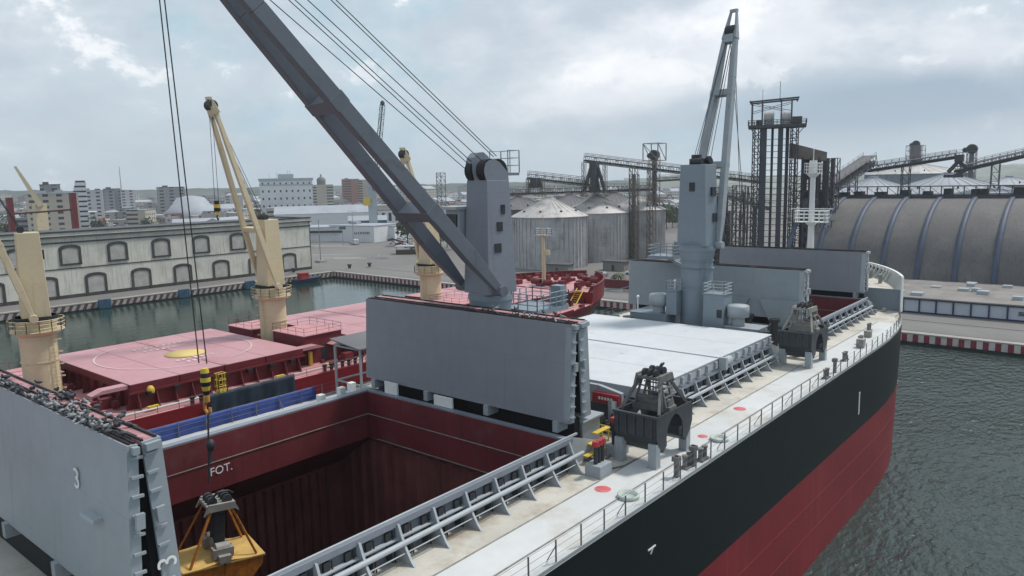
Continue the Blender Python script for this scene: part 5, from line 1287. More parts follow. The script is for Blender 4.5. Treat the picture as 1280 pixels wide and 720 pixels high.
conveyor(P3(731, 199, 292), P3(952, 226, 318), 2.8, 2.3, 34, 'long brown conveyor gallery sloping down to the dark elevator tower', legs=(.27, .37))
conveyor(P3(636, 241, 282), P3(815, 235, 305), 3.0, 2.2, 30, 'level brown conveyor gallery along the tops of the front silos')
conveyor(P3(820, 225, 309), P3(870, 222, 315), 2.4, 1.4, 8, 'short level gallery beneath the long sloping conveyor')
conveyor(P3(900, 240, 312), P3(960, 258, 300), 3.5, 3, 8, 'wide grey chute gallery falling behind the pale jib', 'steelg', roofed=True)
conveyor(P3(1030, 240, 262), P3(1087, 200, 285), 4.5, 3.0, 14, 'broad grey enclosed conveyor climbing beside the dark lattice tower', 'steelg', .16, roofed=True, legs=(.6,))
conveyor(P3(1082, 212, 282), P3(1198, 194, 310), 3.0, 1.8, 22, 'long dark conveyor rising to the transfer chute over the pale silo', 'steelk', legs=(.42,), roofed=True)
conveyor(P3(1196, 212, 306), P3(1300, 188, 330), 3.0, 2.0, 22, 'dark roofed conveyor rising to the right edge of the view', 'steelk', legs=(.45,), roofed=True)
# chutes
def chute(px, py0, py1, D, sp, lab, m_='steelk'):
    a = P3(px, py0, D); c = empty('grain_chute', (a.x, a.y, P3(px, py1, D).z), lab, 'chute'); lat = Vector((-math.sin(az(px)), math.cos(az(px)), 0)); zb = P3(px, py1, D).z; mb = MB()
    mb.box(a.x-1.4, a.x+1.4, a.y-1.4, a.y+1.4, a.z-2.2, a.z+.2)
    for s_ in (-1, -.35, .35, 1): mb.beam(a+lat*s_*.7, Vector((a.x, a.y, zb))+lat*s_*sp, 1.0)
    mb.beam(a, Vector((a.x, a.y, zb)), 2.4); mb.build('pipes', M[m_], c)
    mb = MB()
    mb.truss(Vector((a.x, a.y, zb-2))+lat*sp*1.0, Vector((a.x, a.y, a.z))+lat*sp*1.0, 1.2, 1.2, 6, .1); mb.truss(Vector((a.x, a.y, zb-2))-lat*sp*1.0, Vector((a.x, a.y, a.z))-lat*sp*1.0, 1.2, 1.2, 6, .1); mb.build('frame', M['steelb'], c)
chute(743, 203, 239, 291, 4.0, 'dark branching grain chute standing on the second silo')
chute(669, 223, 235, 284, 2.6, 'small dark grain chute above the nearest silo')
def ltower(px, py0, py1, D, w, lab, m_='steelb', head=True, shaftm='steelk', n=None, sh=1.6, zb=2.0, frame=True):
    a = P3(px, py0, D); t = empty('elevator_tower', (a.x, a.y, zb), lab, 'tower'); g = Vector((a.x, a.y, zb)); mb = MB()
    mb.truss(g, a, w, w, n or int((a.z-zb)/2.6), .15); mb.build('lattice', M[m_], t)
    mb = MB(); mb.beam(g+Vector((0, .0, 0)), a, sh, sh*.7); mb.build('shaft', M[shaftm], t)
    if head:
        mb = MB(); mb.tube(a+Vector((-1.1, 0, .8)), a+Vector((1.1, 0, .8)), 1.9, 12); mb.ball(a+Vector((0, 2.2, .5)), 1.2, 1.2, 1.1); mb.build('head', M['dark'], t)
    if frame:
        mb = MB(); mb.truss(a+Vector((0, 0, -1.5)), a+Vector((0, 0, 5.2)), 6.6, 6.6, 1, .22); mb.build('hoist_frame', M[m_], t)
    return t
ltower(818, 196, 0, 308, 3.2, 'slim dark elevator tower with an open square frame on top, right of the third silo')
ltower(793, 218, 0, 296, 2.6, 'rusty brown lattice tower standing in front of the third silo', head=False, frame=False, sh=.5, shaftm='steelb')
ltower(1143, 182, 0, 470, 8.0, 'distant grey elevator tower behind the blue grey silo', 'steelg', True, 'steelg', sh=5, frame=False)
ltower(1213, 189, 0, 345, 3.0, 'thin grey elevator with a small head right of the transfer chute', 'steelg', True, 'steelg', frame=False)
c = P3(1198, 197, 306); tr = empty('transfer_chute', (c.x, c.y, c.z-9), 'dark bent transfer chute where two conveyors meet over the pale silo', 'chute'); mb = MB()
lat = Vector((-math.sin(az(1198)), math.cos(az(1198)), 0))
mb.beam(c+Vector((0, 0, 1)), c-Vector((0, 0, 1.5)), 2.6); mb.beam(c-Vector((0, 0, 1)), c-Vector((0, 0, 5))+lat*3.2, 1.3); mb.beam(c-Vector((0, 0, 1.5)), c-Vector((0, 0, 4))-lat*2.5, 1.3); mb.beam(c-Vector((0, 0, 4))-lat*2.5, c-Vector((0, 0, 6.5))+lat*1.5, 1.3); mb.beam(c-Vector((0, 0, 6.3))+lat*4.5, c-Vector((0, 0, 6.3))-lat*1.5, 1.0); mb.build('casing', M['steelk'], tr)
# the dark twin elevator tower
D0 = 240
tw = empty('twin_elevator_tower', dirat(970, D0)+(2.0,), 'tall dark twin elevator tower with lattice frame and railed top platform', 'tower')
A_ = az(970); lat = Vector((-math.sin(A_), math.cos(A_), 0)); dep = Vector((math.cos(A_), math.sin(A_), 0)); ctr = Vector(dirat(970, D0)+(0,))
zpl = ztop(970, 158, D0); zfr = ztop(970, 126, D0); pxm = D0*math.cos(A_-math.atan2(FW.y, FW.x))/F   # metres per pixel
def TW(px, dz, z): return ctr+lat*(-(px-970)*pxm)+dep*dz+Vector((0, 0, z))
mb = MB()
for (p0, p1, dd) in ((951, 958, 0), (963, 966, 3), (971, 977, 0), (980, 984, 2.5)):
    mb.beam(TW((p0+p1)/2, dd, 2), TW((p0+p1)/2, dd, zpl), (p1-p0)*pxm, 3.2, side=lat)
mb.build('elevator_shaft', M['shaft'], tw)
mb = MB()
mb.truss(TW(946, 0, 2), TW(946, 0, zpl-.6), 1.7, 1.7, 24, .16); mb.truss(TW(990, 0, 2), TW(990, 0, zpl-.6), 1.7, 1.7, 24, .16)
for k in range(22):
    z = 6+k*(zpl-8)/22; mb.beam(TW(944, -2.1, z), TW(992, -2.1, z), .16); 
mb.build('lattice', M['steelk'], tw)
mb = MB(); mb.hexa([TW(px, d, z) for z in (zpl-.4, zpl+.4) for px, d in ((936, -3), (1003, -3), (1003, 5), (936, 5))]); mb.rail([TW(936, -3, zpl+.4), TW(1003, -3, zpl+.4), TW(1003, 5, zpl+.4), TW(936, 5, zpl+.4), TW(936, -3, zpl+.4)], 1.4, 1.6, .07)
for px in (939, 1001): mb.beam(TW(px, 0, zpl-.4), TW(947 if px < 970 else 990, 0, zpl-3.5), .2)
mb.build('platform', M['steelk'], tw)
mb = MB()
for px in (940, 952, 974, 986):
    for d in (-2, 4): mb.beam(TW(px, d, zpl+.4), TW(px, d, zfr), .28)
for d in (-2, 4): mb.beam(TW(937, d, zfr-.2), TW(994, d, zfr+.5), .45); mb.beam(TW(940, d, zpl+4.2), TW(986, d, zfr-.6), .14); mb.beam(TW(940, d, zfr-.6), TW(986, d, zpl+4.2), .14)
for px in (938, 973, 992): mb.beam(TW(px, -2, zfr), TW(px, 4, zfr), .35)
mb.tube(TW(952, 0, zfr), TW(952, 0, zfr+3.5), .06, 4); mb.tube(TW(972, 0, zfr), TW(972, 0, zfr+5.5), .08, 4)
mb.build('hoist_frame', M['steelk'], tw)
mb = MB()
for px in (960, 979): mb.tube(TW(px-6, 1, zpl+2.6), TW(px+6, 1, zpl+2.6), 1.9, 14); mb.tube(TW(px-5, 1, zpl+1.2), TW(px+5, 1, zpl+1.2), 1.4, 12)
mb.build('drive_head', M['silo'], tw)
mb = MB(); mb.hexa([TW(px, d, z) for z in (zpl+.5, zpl+2.6) for px, d in ((987, -1), (998, -1), (998, 3), (987, 3))]); mb.hexa([TW(px, d, z) for z in (zpl+.5, zpl+2) for px, d in ((945, -1), (951, -1), (951, 3), (945, 3))]); mb.build('motor', M['dark'], tw)
# sloping roofed gallery and lattice block right of the tower
gb = empty('process_building', tuple(TW(1012, 6, 2)), 'dark lattice process building with a sloping roof, between the twin tower and the barrel roof', 'building')
mb = MB(); z0 = ztop(985, 178, D0); z1 = ztop(1028, 190, D0)
mb.hexa([TW(985, 2, z0-4.4), TW(1028, 2, z1-2.6), TW(1028, 12, z1-2.6), TW(985, 12, z0-4.4), TW(985, 2, z0), TW(1028, 2, z1), TW(1028, 12, z1), TW(985, 12, z0)]); mb.build('roof', M['steelb'], gb)
random.seed(31); mb = MB()
for px in (992, 1001, 1010, 1019, 1028, 1036):
    for d in (2, 7, 12): mb.beam(TW(px, d, 2), TW(px, d, ztop(px, 196+(4 if px > 1025 else 0), D0)), .32)
for k in range(14):
    z = 4+k*2.2
    for d in (2, 12): mb.beam(TW(990, d, z), TW(1038, d, z), .2)
    if z < 37:
        for px in range(992, 1036, 9): mb.beam(TW(px, 2, z), TW(px+9, 2, z+2.2) if random.random() < .5 else TW(px, 12, z+2.2), .14)
for k in range(26): a_ = TW(random.uniform(990, 1040), random.uniform(-4, 10), random.uniform(3, 30)); mb.beam(a_, a_+lat*random.uniform(-6, 6)+Vector((0, 0, random.uniform(-1, 6))), .22)
mb.truss(TW(1010, -6, 2), TW(1010, -6, 26), 3, 3, 10, .16); mb.truss(TW(1030, -5, 2), TW(1030, -5, 20), 3, 3, 8, .16)
for k in range(5): mb.beam(TW(1004+k*8, 4, 2), TW(1004+k*8, 4, ztop(1010, 198, D0)), 1.0+.5*(k % 2))
mb.truss(TW(1036, 0, 2), TW(1036, 0, ztop(1036, 198, D0)), 2.5, 2.5, 14, .15)
mb.build('frame', M['steelk'], gb)
mb = MB(); mb.hexa([TW(px, d, z) for z in (ztop(1000, 225, D0), ztop(1000, 198, D0)) for px, d in ((1003, 5), (1012, 5), (1012, 11), (1003, 11))]); mb.hexa([TW(px, d, z) for z in (2, ztop(1000, 240, D0)) for px, d in ((1000, 8), (1036, 8), (1036, 13), (1000, 13))]); mb.build('cladding', M['shaft'], gb)
# pipework mass left of the tower
pw = empty('pipe_rack', tuple(TW(915, 4, 2)), 'tangle of grey pipes and lattice between the far crane and the twin tower', 'pipe rack'); mb = MB()
for k in range(13):
    px = 890+k*4.6; h = ztop(px, 238+random.uniform(-6, 30), D0); mb.beam(TW(px, random.uniform(2, 12), 2), TW(px, random.uniform(2, 12), h), random.choice((.3, .5, .9)))
for k in range(14):
    z = 5+k*1.9; mb.beam(TW(890, 3, z), TW(947, 3+random.uniform(0, 6), z+random.uniform(-.6, .6)), .22)
for k in range(16): a = TW(random.uniform(890, 945), random.uniform(2, 10), random.uniform(4, 26)); mb.beam(a, a+lat*random.uniform(-5, 5)+Vector((0, 0, random.uniform(2, 7))), .2)
mb.truss(TW(900, 8, 2), TW(900, 8, ztop(900, 240, D0)), 3, 3, 8, .2); mb.truss(TW(925, 8, 2), TW(925, 8, ztop(925, 232, D0)), 3, 3, 8, .2)
mb.build('lattice', M['steelg'], pw); mb = MB(); mb.tube(TW(903, 6, 2), TW(903, 6, ztop(903, 245, D0)), 2.2, 16); mb.tube(TW(888, 4, ztop(900, 303, D0)), TW(912, 4, ztop(900, 300, D0)), 1.5, 12); mb.build('pipe', M['dark'], pw)
# ---------------------------------------------------------------- barrel-roofed store and quay shed
dm = empty('barrel_roof_store', (240, 40, 2), 'huge grey barrel roofed grain store with dark blue ribs', 'warehouse')
RC, RR, RHt = 245.0, 29.0, 24.0; DY0, DY1 = -60.0, 73.0
def vault(k, n=40, r=1.0): a = pi*k/n; return RC-RR*r*math.cos(a), 2+RHt*r*math.sin(a)
mb = MB(); n = 40; vs = []
ny = 24
for j in range(ny+1):
    y = DY0+(DY1-DY0)*j/ny
    for k in range(n+1): x, z = vault(k); vs.append((x, y, z))
mb.add(vs, [(j*(n+1)+k, j*(n+1)+k+1, (j+1)*(n+1)+k+1, (j+1)*(n+1)+k) for j in range(ny) for k in range(n)], True)
mb.add([(*[vault(k)[0]], DY1, vault(k)[1]) for k in range(n+1)], [tuple(range(n+1))]); mb.add([(*[vault(k)[0]], DY0, vault(k)[1]) for k in range(n+1)], [tuple(range(n+1))])
mb.build('barrel_roof', M['dome'], dm)
ys_ = [at(px, 248, x=246.0).y for px in (1062, 1100, 1140, 1181, 1222, 1269)]; stp = (ys_[0]-ys_[-1])/5
for k in range(-1, 14):
    y = ys_[0]-stp*k
    if y < -10: break
    mb = MB(); vs = []
    for i in range(n+1):
        for rr, dy in ((1.0, -.7), (1.02, -.5), (1.02, .5), (1.0, .7)): x, z = vault(i, n, rr); vs.append((x, y+dy, z))
    mb.add(vs, [(4*i+a, 4*i+b, 4*i+4+b, 4*i+4+a) for i in range(n) for a, b in ((0, 1), (1, 2), (2, 3))], True); mb.build('rib', M['rib'], dm)
mb = MB(); zt = 26.0
mb.box(RC-2.6, RC+2.6, DY0, DY1+4, zt+.1, zt+.7); mb.box(RC-2.8, RC+2.8, DY0, DY1+4, zt+3.0, zt+3.25)
y = DY0
while y < DY1+4: mb.beam((RC-2.6, y, zt+.6), (RC-2.6, y, zt+3.0), .25); mb.beam((RC-2.6, y, zt+.6), (RC-2.6, y+2.8, zt+3.0), .1); y += 2.8
mb.build('ridge_gallery', M['steelk'], dm)
random.seed(13); mb = MB(); y = DY0+1
while y < DY1: L_ = random.uniform(1.5, 5); mb.box(RC-1.8, RC+1.8, y, y+L_, zt+.7, zt+random.uniform(1.4, 2.9)); y += L_+random.uniform(1, 6)
mb.build('conveyor_casing', M['dark'], dm)
sh = empty('quay_shed', (185, 20, 2), 'low quay shed with flat roof and pale wall panels in dark blue frames', 'shed')
mb = MB()
sx = lambda y: 184.6+.0*y
mb.hexa([(sx(0)+.2, -60, 2), (216, -60, 2), (216, 80, 2), (sx(0)+.2, 80, 2), (sx(0)+.2, -60, 5.3), (216, -60, 5.3), (216, 80, 5.3), (sx(0)+.2, 80, 5.3)]); mb.build('wall', M['panelw'], sh)
mb = MB(); mb.box(184.2, 217.5, -60, 81, 5.3, 5.55); mb.build('roof', M['stucco'], sh)
mb = MB(); y = -60
yy = [at(px, 385, x=184.7).y for px in (1149, 1170, 1192, 1214, 1236, 1260)]; st2 = (yy[0]-yy[-1])/5
for k in range(-12, 24):
    y = yy[0]-st2*k
    if -60 < y < 80: mb.box(184.5, 184.79, y-.15, y+.15, 2.3, 5.0)
mb.box(184.45, 184.8, -60, 80, 5.0, 5.299); mb.box(184.45, 184.8, -60, 80, 2.0, 2.35); mb.build('frame', M['bluef'], sh)
mb = MB(); random.seed(2)
for k in range(22): y = random.uniform(0, 60); x = random.uniform(186, 214); w = random.uniform(.5, 1.4); mb.box(x-w, x+w, y-w, y+w, 5.56, 5.56+random.uniform(.3, .8))
mb.build('roof_unit', M['greyl'], sh)
mb = MB(); 
for z in (3.3, 3.6, 3.9): mb.box(184.62, 184.69, yy[-1]-3.6, yy[-1]-1.9, z, z+.16)
mb.build('sign', M['trim'], sh)
mb = MB(); y = -60; mb.mat(0)
while y < 90: mb.beam((182.2, y, 2), (182.2, y, 2.9), .08); y += 3
# ---------------------------------------------------------------- open quay, cars, poles, port sheds
def lamp(px, py, h, lab):
    p = at(px, py, z=2.0); l = empty('light_pole', tuple(p), lab, 'light pole', 'tall light poles on the quay'); mb = MB(); mb.tube(p, p+Vector((0, 0, h)), .22, 10, .12); mb.build('pole', M['pole'], l)
    mb = MB()
    for a in (-1.2, 1.2): mb.beam(p+Vector((0, 0, h)), p+Vector((a, -a, h+.2)), .12); mb.box(p.x+a-.4, p.x+a+.4, p.y-a-.3, p.y-a+.3, h+2.1, h+2.35)
    mb.build('lamp_head', M['greyl'], l); mb = MB(); mb.box(p.x-1.6, p.x+1.6, p.y-1.6, p.y+1.6, 2.0, 2.9); mb.build('base_block', M['kerb'], l)
lamp(401, 328, 17, 'tall light pole beside the right end of the dock warehouse'); lamp(442, 305, 17, 'light pole in front of the white port shed')
# cars
def car(mat_, lab, van=False):
    c = empty('parked_car', (0, 0, 0), lab, 'car', 'vehicles parked on the quay'); z = Vector((0, 0, 0))
    mb = MB(); h = 2.2 if van else 1.0
    mb.prism([(-2.2, .35), (2.2, .35), (2.25, .75), (1.9, 1.0), (-2.2, 1.05)] if not van else [(-2.6, .4), (2.4, .4), (2.5, 1.2), (1.9, 2.3), (-2.6, 2.35)], (0, -.88, 0), (1, 0, 0), (0, 0, 1), (0, 1, 0), 1.76)
    if not van: mb.prism([(-1.5, 1.0), (1.1, 1.0), (.45, 1.5), (-1.1, 1.5)], (0, -.78, 0), (1, 0, 0), (0, 0, 1), (0, 1, 0), 1.56)
    mb.build('body', mat_, c, org=z)
    mb = MB()
    if van: mb.prism([(1.0, 1.3), (2.42, 1.3), (1.95, 2.1), (1.0, 2.1)], (0, -.90, 0), (1, 0, 0), (0, 0, 1), (0, 1, 0), 1.8)
    else: mb.prism([(-1.4, 1.06), (1.05, 1.06), (.5, 1.42), (-1.05, 1.42)], (0, -.80, 0), (1, 0, 0), (0, 0, 1), (0, 1, 0), 1.6)
    mb.build('window', M['glass'], c, org=z)
    for x in (-1.35, 1.35):
        for y in (-.82, .82): mb = MB(); mb.tube((x, y-.12, .34), (x, y+.12, .34), .34, 12); mb.build('wheel', M['tyre'], c, org=z)
    return c
protos = [car(M['cw'], 'x'), car(M['cr'], 'x'), car(M['ck'], 'x'), car(M['cs'], 'x'), car(M['cw'], 'x', True)]
names = ['white car in the crowded quay car park behind the dark jib', 'red car in the crowded quay car park behind the dark jib', 'black car in the crowded quay car park behind the dark jib', 'silver car in the crowded quay car park behind the dark jib', 'white van in the crowded quay car park behind the dark jib']
random.seed(17); used = [False]*5
spots = []
pa = at(488, 298, z=2); 
for r in range(4):
    for k in range(8):
        px = 483+k*6.2+r*3.2+random.uniform(-.8, .8); py = 293.5+k*1.6+r*3.8
        spots.append((px, py, random.choice((0, 0, 0, 1, 1, 2, 3, 4))))
spots = [s for s in spots if s[0] < 522]
for px, py, k in spots:
    p = at(px, py, z=2.01); o = protos[k]
    if used[k]: o = copy_tree(protos[k])
    used[k] = True; o.location = p; o.rotation_euler = (0, 0, R_(128)+random.uniform(-.08, .08)); o['label'] = names[k]; o['group'] = names[k].split(' in ')[0]+'s parked on the quay'
# pallets / tent by the car park, lone van on the road
p = at(513, 317, z=2); tn = empty('market_tent', tuple(p), 'pale flat tent with brown crates below it at the edge of the car park', 'tent'); mb = MB(); mb.obox((p.x, p.y, 5.4), 6.5, 3, .15, R_(130)); mb.build('canopy', M['greyl'], tn)
mb = MB(); mb.obox((p.x-2, p.y-2, 3.0), 6.0, 1.6, 1.0, R_(130)); mb.build('crates', M['bark'], tn)
for k, (dx, dy) in enumerate(((-4, 4.5), (4, -4.5), (-6, 2.5), (2, -6.5))): mb = MB(); mb.tube((p.x+dx, p.y+dy, 2), (p.x+dx, p.y+dy, 5.3), .08, 6); mb.build('leg', M['pole'], tn)
p = at(445, 306, z=2); tr = copy_tree(protos[4]); tr.location = p; tr.rotation_euler = (0, 0, R_(60)); tr.scale = (1.2, 1.2, 1.2); tag(tr, 'lone white van standing in front of the white port shed', 'van'); 
if 'group' in tr: del tr['group']
for px, py, k, rz, lb in ((722, 348, 4, 95, 'white van parked at the foot of the second silo'), (752, 345, 3, 80, 'silver car parked between the silos and the quay edge'), (790, 343, 0, 100, 'white car parked below the brown lattice tower')):
    o = copy_tree(protos[k]); o.location = at(px, py, z=2.01); o.rotation_euler = (0, 0, R_(rz)); tag(o, lb, 'car')
    if 'group' in o: del o['group']
for px, py, rz, lb in ((700, 342, 100, 'low grey pump hut beside the nearest silo'), (770, 338, 95, 'low grey hut at the foot of the brown lattice tower')):
    q = at(px, py, z=2.0); hu = empty('pump_hut', tuple(q), lb, 'hut'); mb = MB(); mb.obox((q.x, q.y, 3.6), 4, 2, 1.6, R_(rz)); mb.build('wall', M['concrete'], hu); mb = MB(); mb.obox((q.x, q.y, 5.3), 4.4, 2.4, .12, R_(rz)); mb.build('roof', M['roofg'], hu); mb = MB(); mb.obox((q.x-2.03, q.y, 3.1), .05, .5, 1.0, 0); mb.build('door', M['dark'], hu)
mb = MB(); p = at(472, 323, z=2); random.seed(8)
for k in range(22):
    a = random.uniform(0, 2*pi); q = p+Vector((random.uniform(-4, 4), random.uniform(-4, 4), .15)); mb.beam(q, q+Vector((math.cos(a)*3, math.sin(a)*3, random.uniform(0, 1.2))), .12)
tag(mb.build('scrap_heap', M['greyl'], None, org=p), 'loose heap of pale metal bars on the open quay', 'scrap heap')
# generic port / town buildings
def bldg(px, py_base, py_top, D, w, dep, wallm, label, cat='building', roofm='roofl', pitched=False, rot=None, group=None, wins=0, name='town_building', floors=None, overhang=.3):
    x, y = dirat(px, D); h = max(3, ztop(px, py_top, D)-2); a = az(px)+pi/2 if rot is None else rot
    b = empty(name, (x, y, 2), label, cat, group); mb = MB(); mb.obox((x, y, 2+h/2), w/2, dep/2, h/2, a); mb.build('wall', M[wallm] if isinstance(wallm, str) else wallm, b)
    X = Vector((math.cos(a), math.sin(a), 0)); Y = Vector((-math.sin(a), math.cos(a), 0)); c = Vector((x, y, 2+h)); mb = MB()
    if pitched:
        rh = dep*.22; q = [c+X*i*(w/2+overhang)+Y*j*(dep/2+overhang) for i, j in ((-1, -1), (1, -1), (1, 1), (-1, 1))]; r0 = c-X*(w/2+overhang)+Vector((0, 0, rh)); r1 = c+X*(w/2+overhang)+Vector((0, 0, rh))
        mb.add(q+[r0, r1], [(0, 1, 5, 4), (2, 3, 4, 5), (1, 2, 5), (3, 0, 4), (3, 2, 1, 0)])
    else: mb.obox((x, y, 2+h+.15), w/2+overhang, dep/2+overhang, .15, a); mb.obox((x+X.x*w*.2, y+X.y*w*.2, 2+h+1.0), min(2.5, w*.15), min(2, dep*.2), .8, a)
    mb.build('roof', M[roofm], b)
    if wins:
        fl = floors or max(1, int(h/3.6))
        for side in (1,):
            for f in range(fl):
                for k in range(wins):
                    u = -w/2+w*(k+.5)/wins; z = 2+h*(f+.35)/fl; hh = h/fl*.5; ctr_ = Vector((x, y, z+hh/2))+X*u+Y*(dep/2)*side; mb = MB()
                    mb.obox(ctr_, w/wins*(.22 if fl < 2 else .13), .12, hh/2*(1 if fl < 2 else .6), a); mb.build('window', M['glass'], b)
    return b
def gmat(n, c, gx=4.2, gz=3.3): return mat(n, c, .85, var=.08, vs=.05, grid=(gx, gz, (.05, .055, .06)), streak=tuple(x*.7 for x in c), ka=.2)
G = dict(white=gmat('town_white', (.50, .50, .50)), cream=gmat('town_cream', (.44, .40, .34)), grey=gmat('town_grey', (.28, .28, .29)), terra=gmat('town_terracotta', (.30, .15, .12)), pinkw=gmat('town_pink', (.40, .27, .26)), blue=gmat('town_blue', (.22, .27, .34)))
# white port shed with the green sign (the facing wall is turned towards the quay)
s1 = bldg(412, 303, 283, 437, 74, 26, 'whiteb', 'long low white port shed with a dark window strip, nearest the light poles', 'shed', 'roofl', False, R_(130), name='port_shed')
s2 = bldg(452, 300, 281, 425, 30, 22, 'whiteb', 'white end building of the port shed with small dark lettering', 'shed', 'roofl', False, R_(103), name='port_shed')
x, y = dirat(400, 423); mb = MB(); mb.obox((x, y, 2+ (ztop(400, 290, 423)-2)), 24, .2, .6, R_(130)); mb.build('window_strip', M['dark'], s1)
x, y = dirat(449, 411); 
text_mesh('PUERTO V', 'shed_lettering', 2.4, (x, y, ztop(449, 291, 411)), axes_rot((math.sin(az(449)), -math.cos(az(449)), 0), (0, 0, 1)), M['trim'], s2) if False else None
mb = MB()
lt = Vector((-math.sin(az(449)), math.cos(az(449)), 0)); c0 = Vector(dirat(449, 409)+(ztop(449, 291.5, 409),)); random.seed(6)
for k in range(9):
    q = c0-lt*((k-4)*.95); mb.beam(q+Vector((0, 0, -.6)), q+Vector((0, 0, .6)), .28); mb.beam(q+Vector((0, 0, random.choice((-.5, 0, .5)))), q-lt*.5+Vector((0, 0, random.choice((-.5, 0, .5)))), .22)
mb.build('lettering', M['trim'], s2)
p0 = at(429, 306, z=2); sg = empty('road_sign', tuple(p0), 'green road sign on a post before the white port shed', 'sign'); mb = MB(); Ds = math.hypot(p0.x, p0.y); zz = ztop(429, 285, Ds); mb.tube(p0, (p0.x, p0.y, zz), .15, 8); mb.build('post', M['pole'], sg); mb = MB(); mb.obox((p0.x, p0.y, zz), 1.7, .1, .75, az(429)+pi/2); mb.build('panel', M['green'], sg)
x, y = dirat(455, 455); bs = bldg(457, 288, 275, 455, 22, 12, 'bluebox', 'low blue port office at the foot of the harbour crane', 'office', 'roofl', True, name='port_office')
bldg(400, 285, 266, 520, 60, 22, 'whiteb', 'pale low curved roof warehouse behind the white port shed', 'warehouse', 'roofl', True, name='town_building')
# arcaded customs building
D = 560; an = bldg(498, 282, 262, D, 95, 18, 'whiteb', 'long pale arcaded building with a row of tall dark windows, right of the harbour crane', 'building', 'roofg', False, wins=20, floors=1, name='arcade_building')
an2 = bldg(425, 275, 258, 600, 110, 20, G['cream'], 'long cream building with tall narrow windows left of the harbour crane', 'building', 'roofl', False, name='town_building')
# big white block
D = 640; wb = bldg(357, 262, 226, D, 40, 30, 'whiteb', 'big square white office block with rows of small windows and roof aerials', 'office block', 'whiteb', False, wins=9, floors=6, name='office_block')
x, y = dirat(357, D); ht = ztop(357, 226, D); mb = MB(); mb.obox((x, y, ht+1.0), 20.8, 15.8, .9, az(357)+pi/2); mb.obox((x, y, ht-3.2), 20.3, 15.3, .5, az(357)+pi/2); mb.obox((x, y, ht+3.5), 6, 5, 1.8, az(357)+pi/2)
for k in (-15, -8, 2, 4): mb.tube((x+k*.5, y-k*.8, ht), (x+k*.5, y-k*.8, ht+9-abs(k)*.2), .15, 5)
mb.build('roof_equipment', M['greyl'], wb)
# landmark blocks
bldg(437, 255, 224, 1050, 22, 20, 'redm' if False else G['terra'], 'dark red tower block beside a white one on the skyline', 'tower block', 'roofl')
bldg(451, 252, 225, 1060, 24, 20, G['cream'], 'pale tower block right beside the dark red one on the skyline', 'tower block', 'roofl')
bldg(62, 275, 242, 520, 26, 20, G['cream'], 'cream apartment block with dark openings behind the warehouse at the left', 'apartment block', 'roofl'); bldg(61, 245, 231, 560, 11, 12, G['grey'], 'grey lift block rising behind the cream apartments at the left', 'tower block', 'roofg')
bldg(78, 275, 241, 525, 14, 14, G['white'], 'plain white apartment block left of the stepped tower', 'apartment block', 'roofl')
# stepped white tower
tb = empty('stepped_tower_block', dirat(94, 600)+(2.0,), 'white tower block with a sloping stepped front at the left of the skyline', 'tower block'); x, y = dirat(94, 600); a = az(94)+pi/2; X = Vector((math.cos(a), math.sin(a), 0)); mb = MB(); ht = ztop(94, 226, 600)-2; nf = 11
for k in range(nf):
    w = 16-(10*k/nf if k > 3 else 3*k/nf); mb.mat(0); mb.obox(Vector((x, y, 2+ht*(k+.32)/nf))-X*((16-w)/2-2), w/2, 7, ht/nf*.32, a); mb.mat(1); mb.obox(Vector((x, y, 2+ht*(k+.82)/nf))-X*((16-w)/2-2), w/2-.5, 6.5, ht/nf*.18, a)
mb.build('floors', [M['whiteb'], M['dark']], tb)
bldg(112, 262, 238, 760, 18, 14, G['white'], 'small white block just right of the stepped tower', 'apartment block'); bldg(126, 250, 238, 900, 22, 16, G['grey'], 'grey block group right of the stepped tower, lower of two', 'apartment block', 'roofg'); bldg(138, 250, 236, 920, 16, 16, G['grey'], 'taller dark grey block between the stepped tower and the aerial mast', 'tower block', 'roofg')
bldg(152, 250, 238, 1000, 24, 16, G['white'], 'bright white block at the foot of the thin aerial mast', 'tower block')
mb = MB(); p = P3(150, 208, 1000); mb.tube((p.x, p.y, 2), p, .8, 6, .3); tag(mb.build('aerial_mast', M['pole'], None, org=Vector((p.x, p.y, 2))), 'thin tall aerial mast standing over the far town', 'aerial mast')
bldg(212, 255, 234, 850, 26, 16, G['grey'], 'dark grey flat topped block on the skyline left of the pale dome roof', 'tower block', 'roofg')
# pale round roof and church
x, y = dirat(236, 760); rr = empty('round_roof_hall', (x, y, 2), 'hall with a pale sweeping round roof on the skyline', 'hall'); mb = MB(); zt_ = ztop(236, 239, 760); mb.lathe((x, y, 0), [(24, 2), (24, 10), (19, 14), (12, zt_-6), (5, zt_-4.5), (0, zt_-4)], 24); mb.build('roof', M['roofl'], rr)
x, y = dirat(401, 900); ch = empty('church', (x, y, 2), 'church dome with a lantern on the skyline right of the white block', 'church'); zt_ = ztop(401, 221, 900); mb = MB(); mb.obox((x, y, (zt_-9)/2), 13, 9, (zt_-9)/2, az(401)+pi/2); mb.build('nave', G['cream'], ch)
mb = MB(); mb.tube((x, y, zt_-10), (x, y, zt_-5), 5, 16); mb.lathe((x, y, 0), [(5.3, zt_-5), (4.6, zt_-2), (2.4, zt_-.4), (1, zt_), (1, zt_+2), (0, zt_+3.5)], 16); mb.build('dome', M['steelg'], ch)
# big red container-gantry frame seen over the warehouse
gf = empty('gantry_frame', dirat(50, 330)+(2.0,), 'dark red portal gantry frame showing above the warehouse roof at the left', 'gantry'); mb = MB()
for px, w in ((8, 1.9), (88, 1.9)): a = P3(px, 241 if px > 50 else 247, 330); mb.beam(Vector((a.x, a.y, 2)), a, 2.2, 1.8)
mb.beam(P3(8, 268, 330), P3(88, 262, 330), .6, .6); mb.build('frame', M['maroon'], gf)
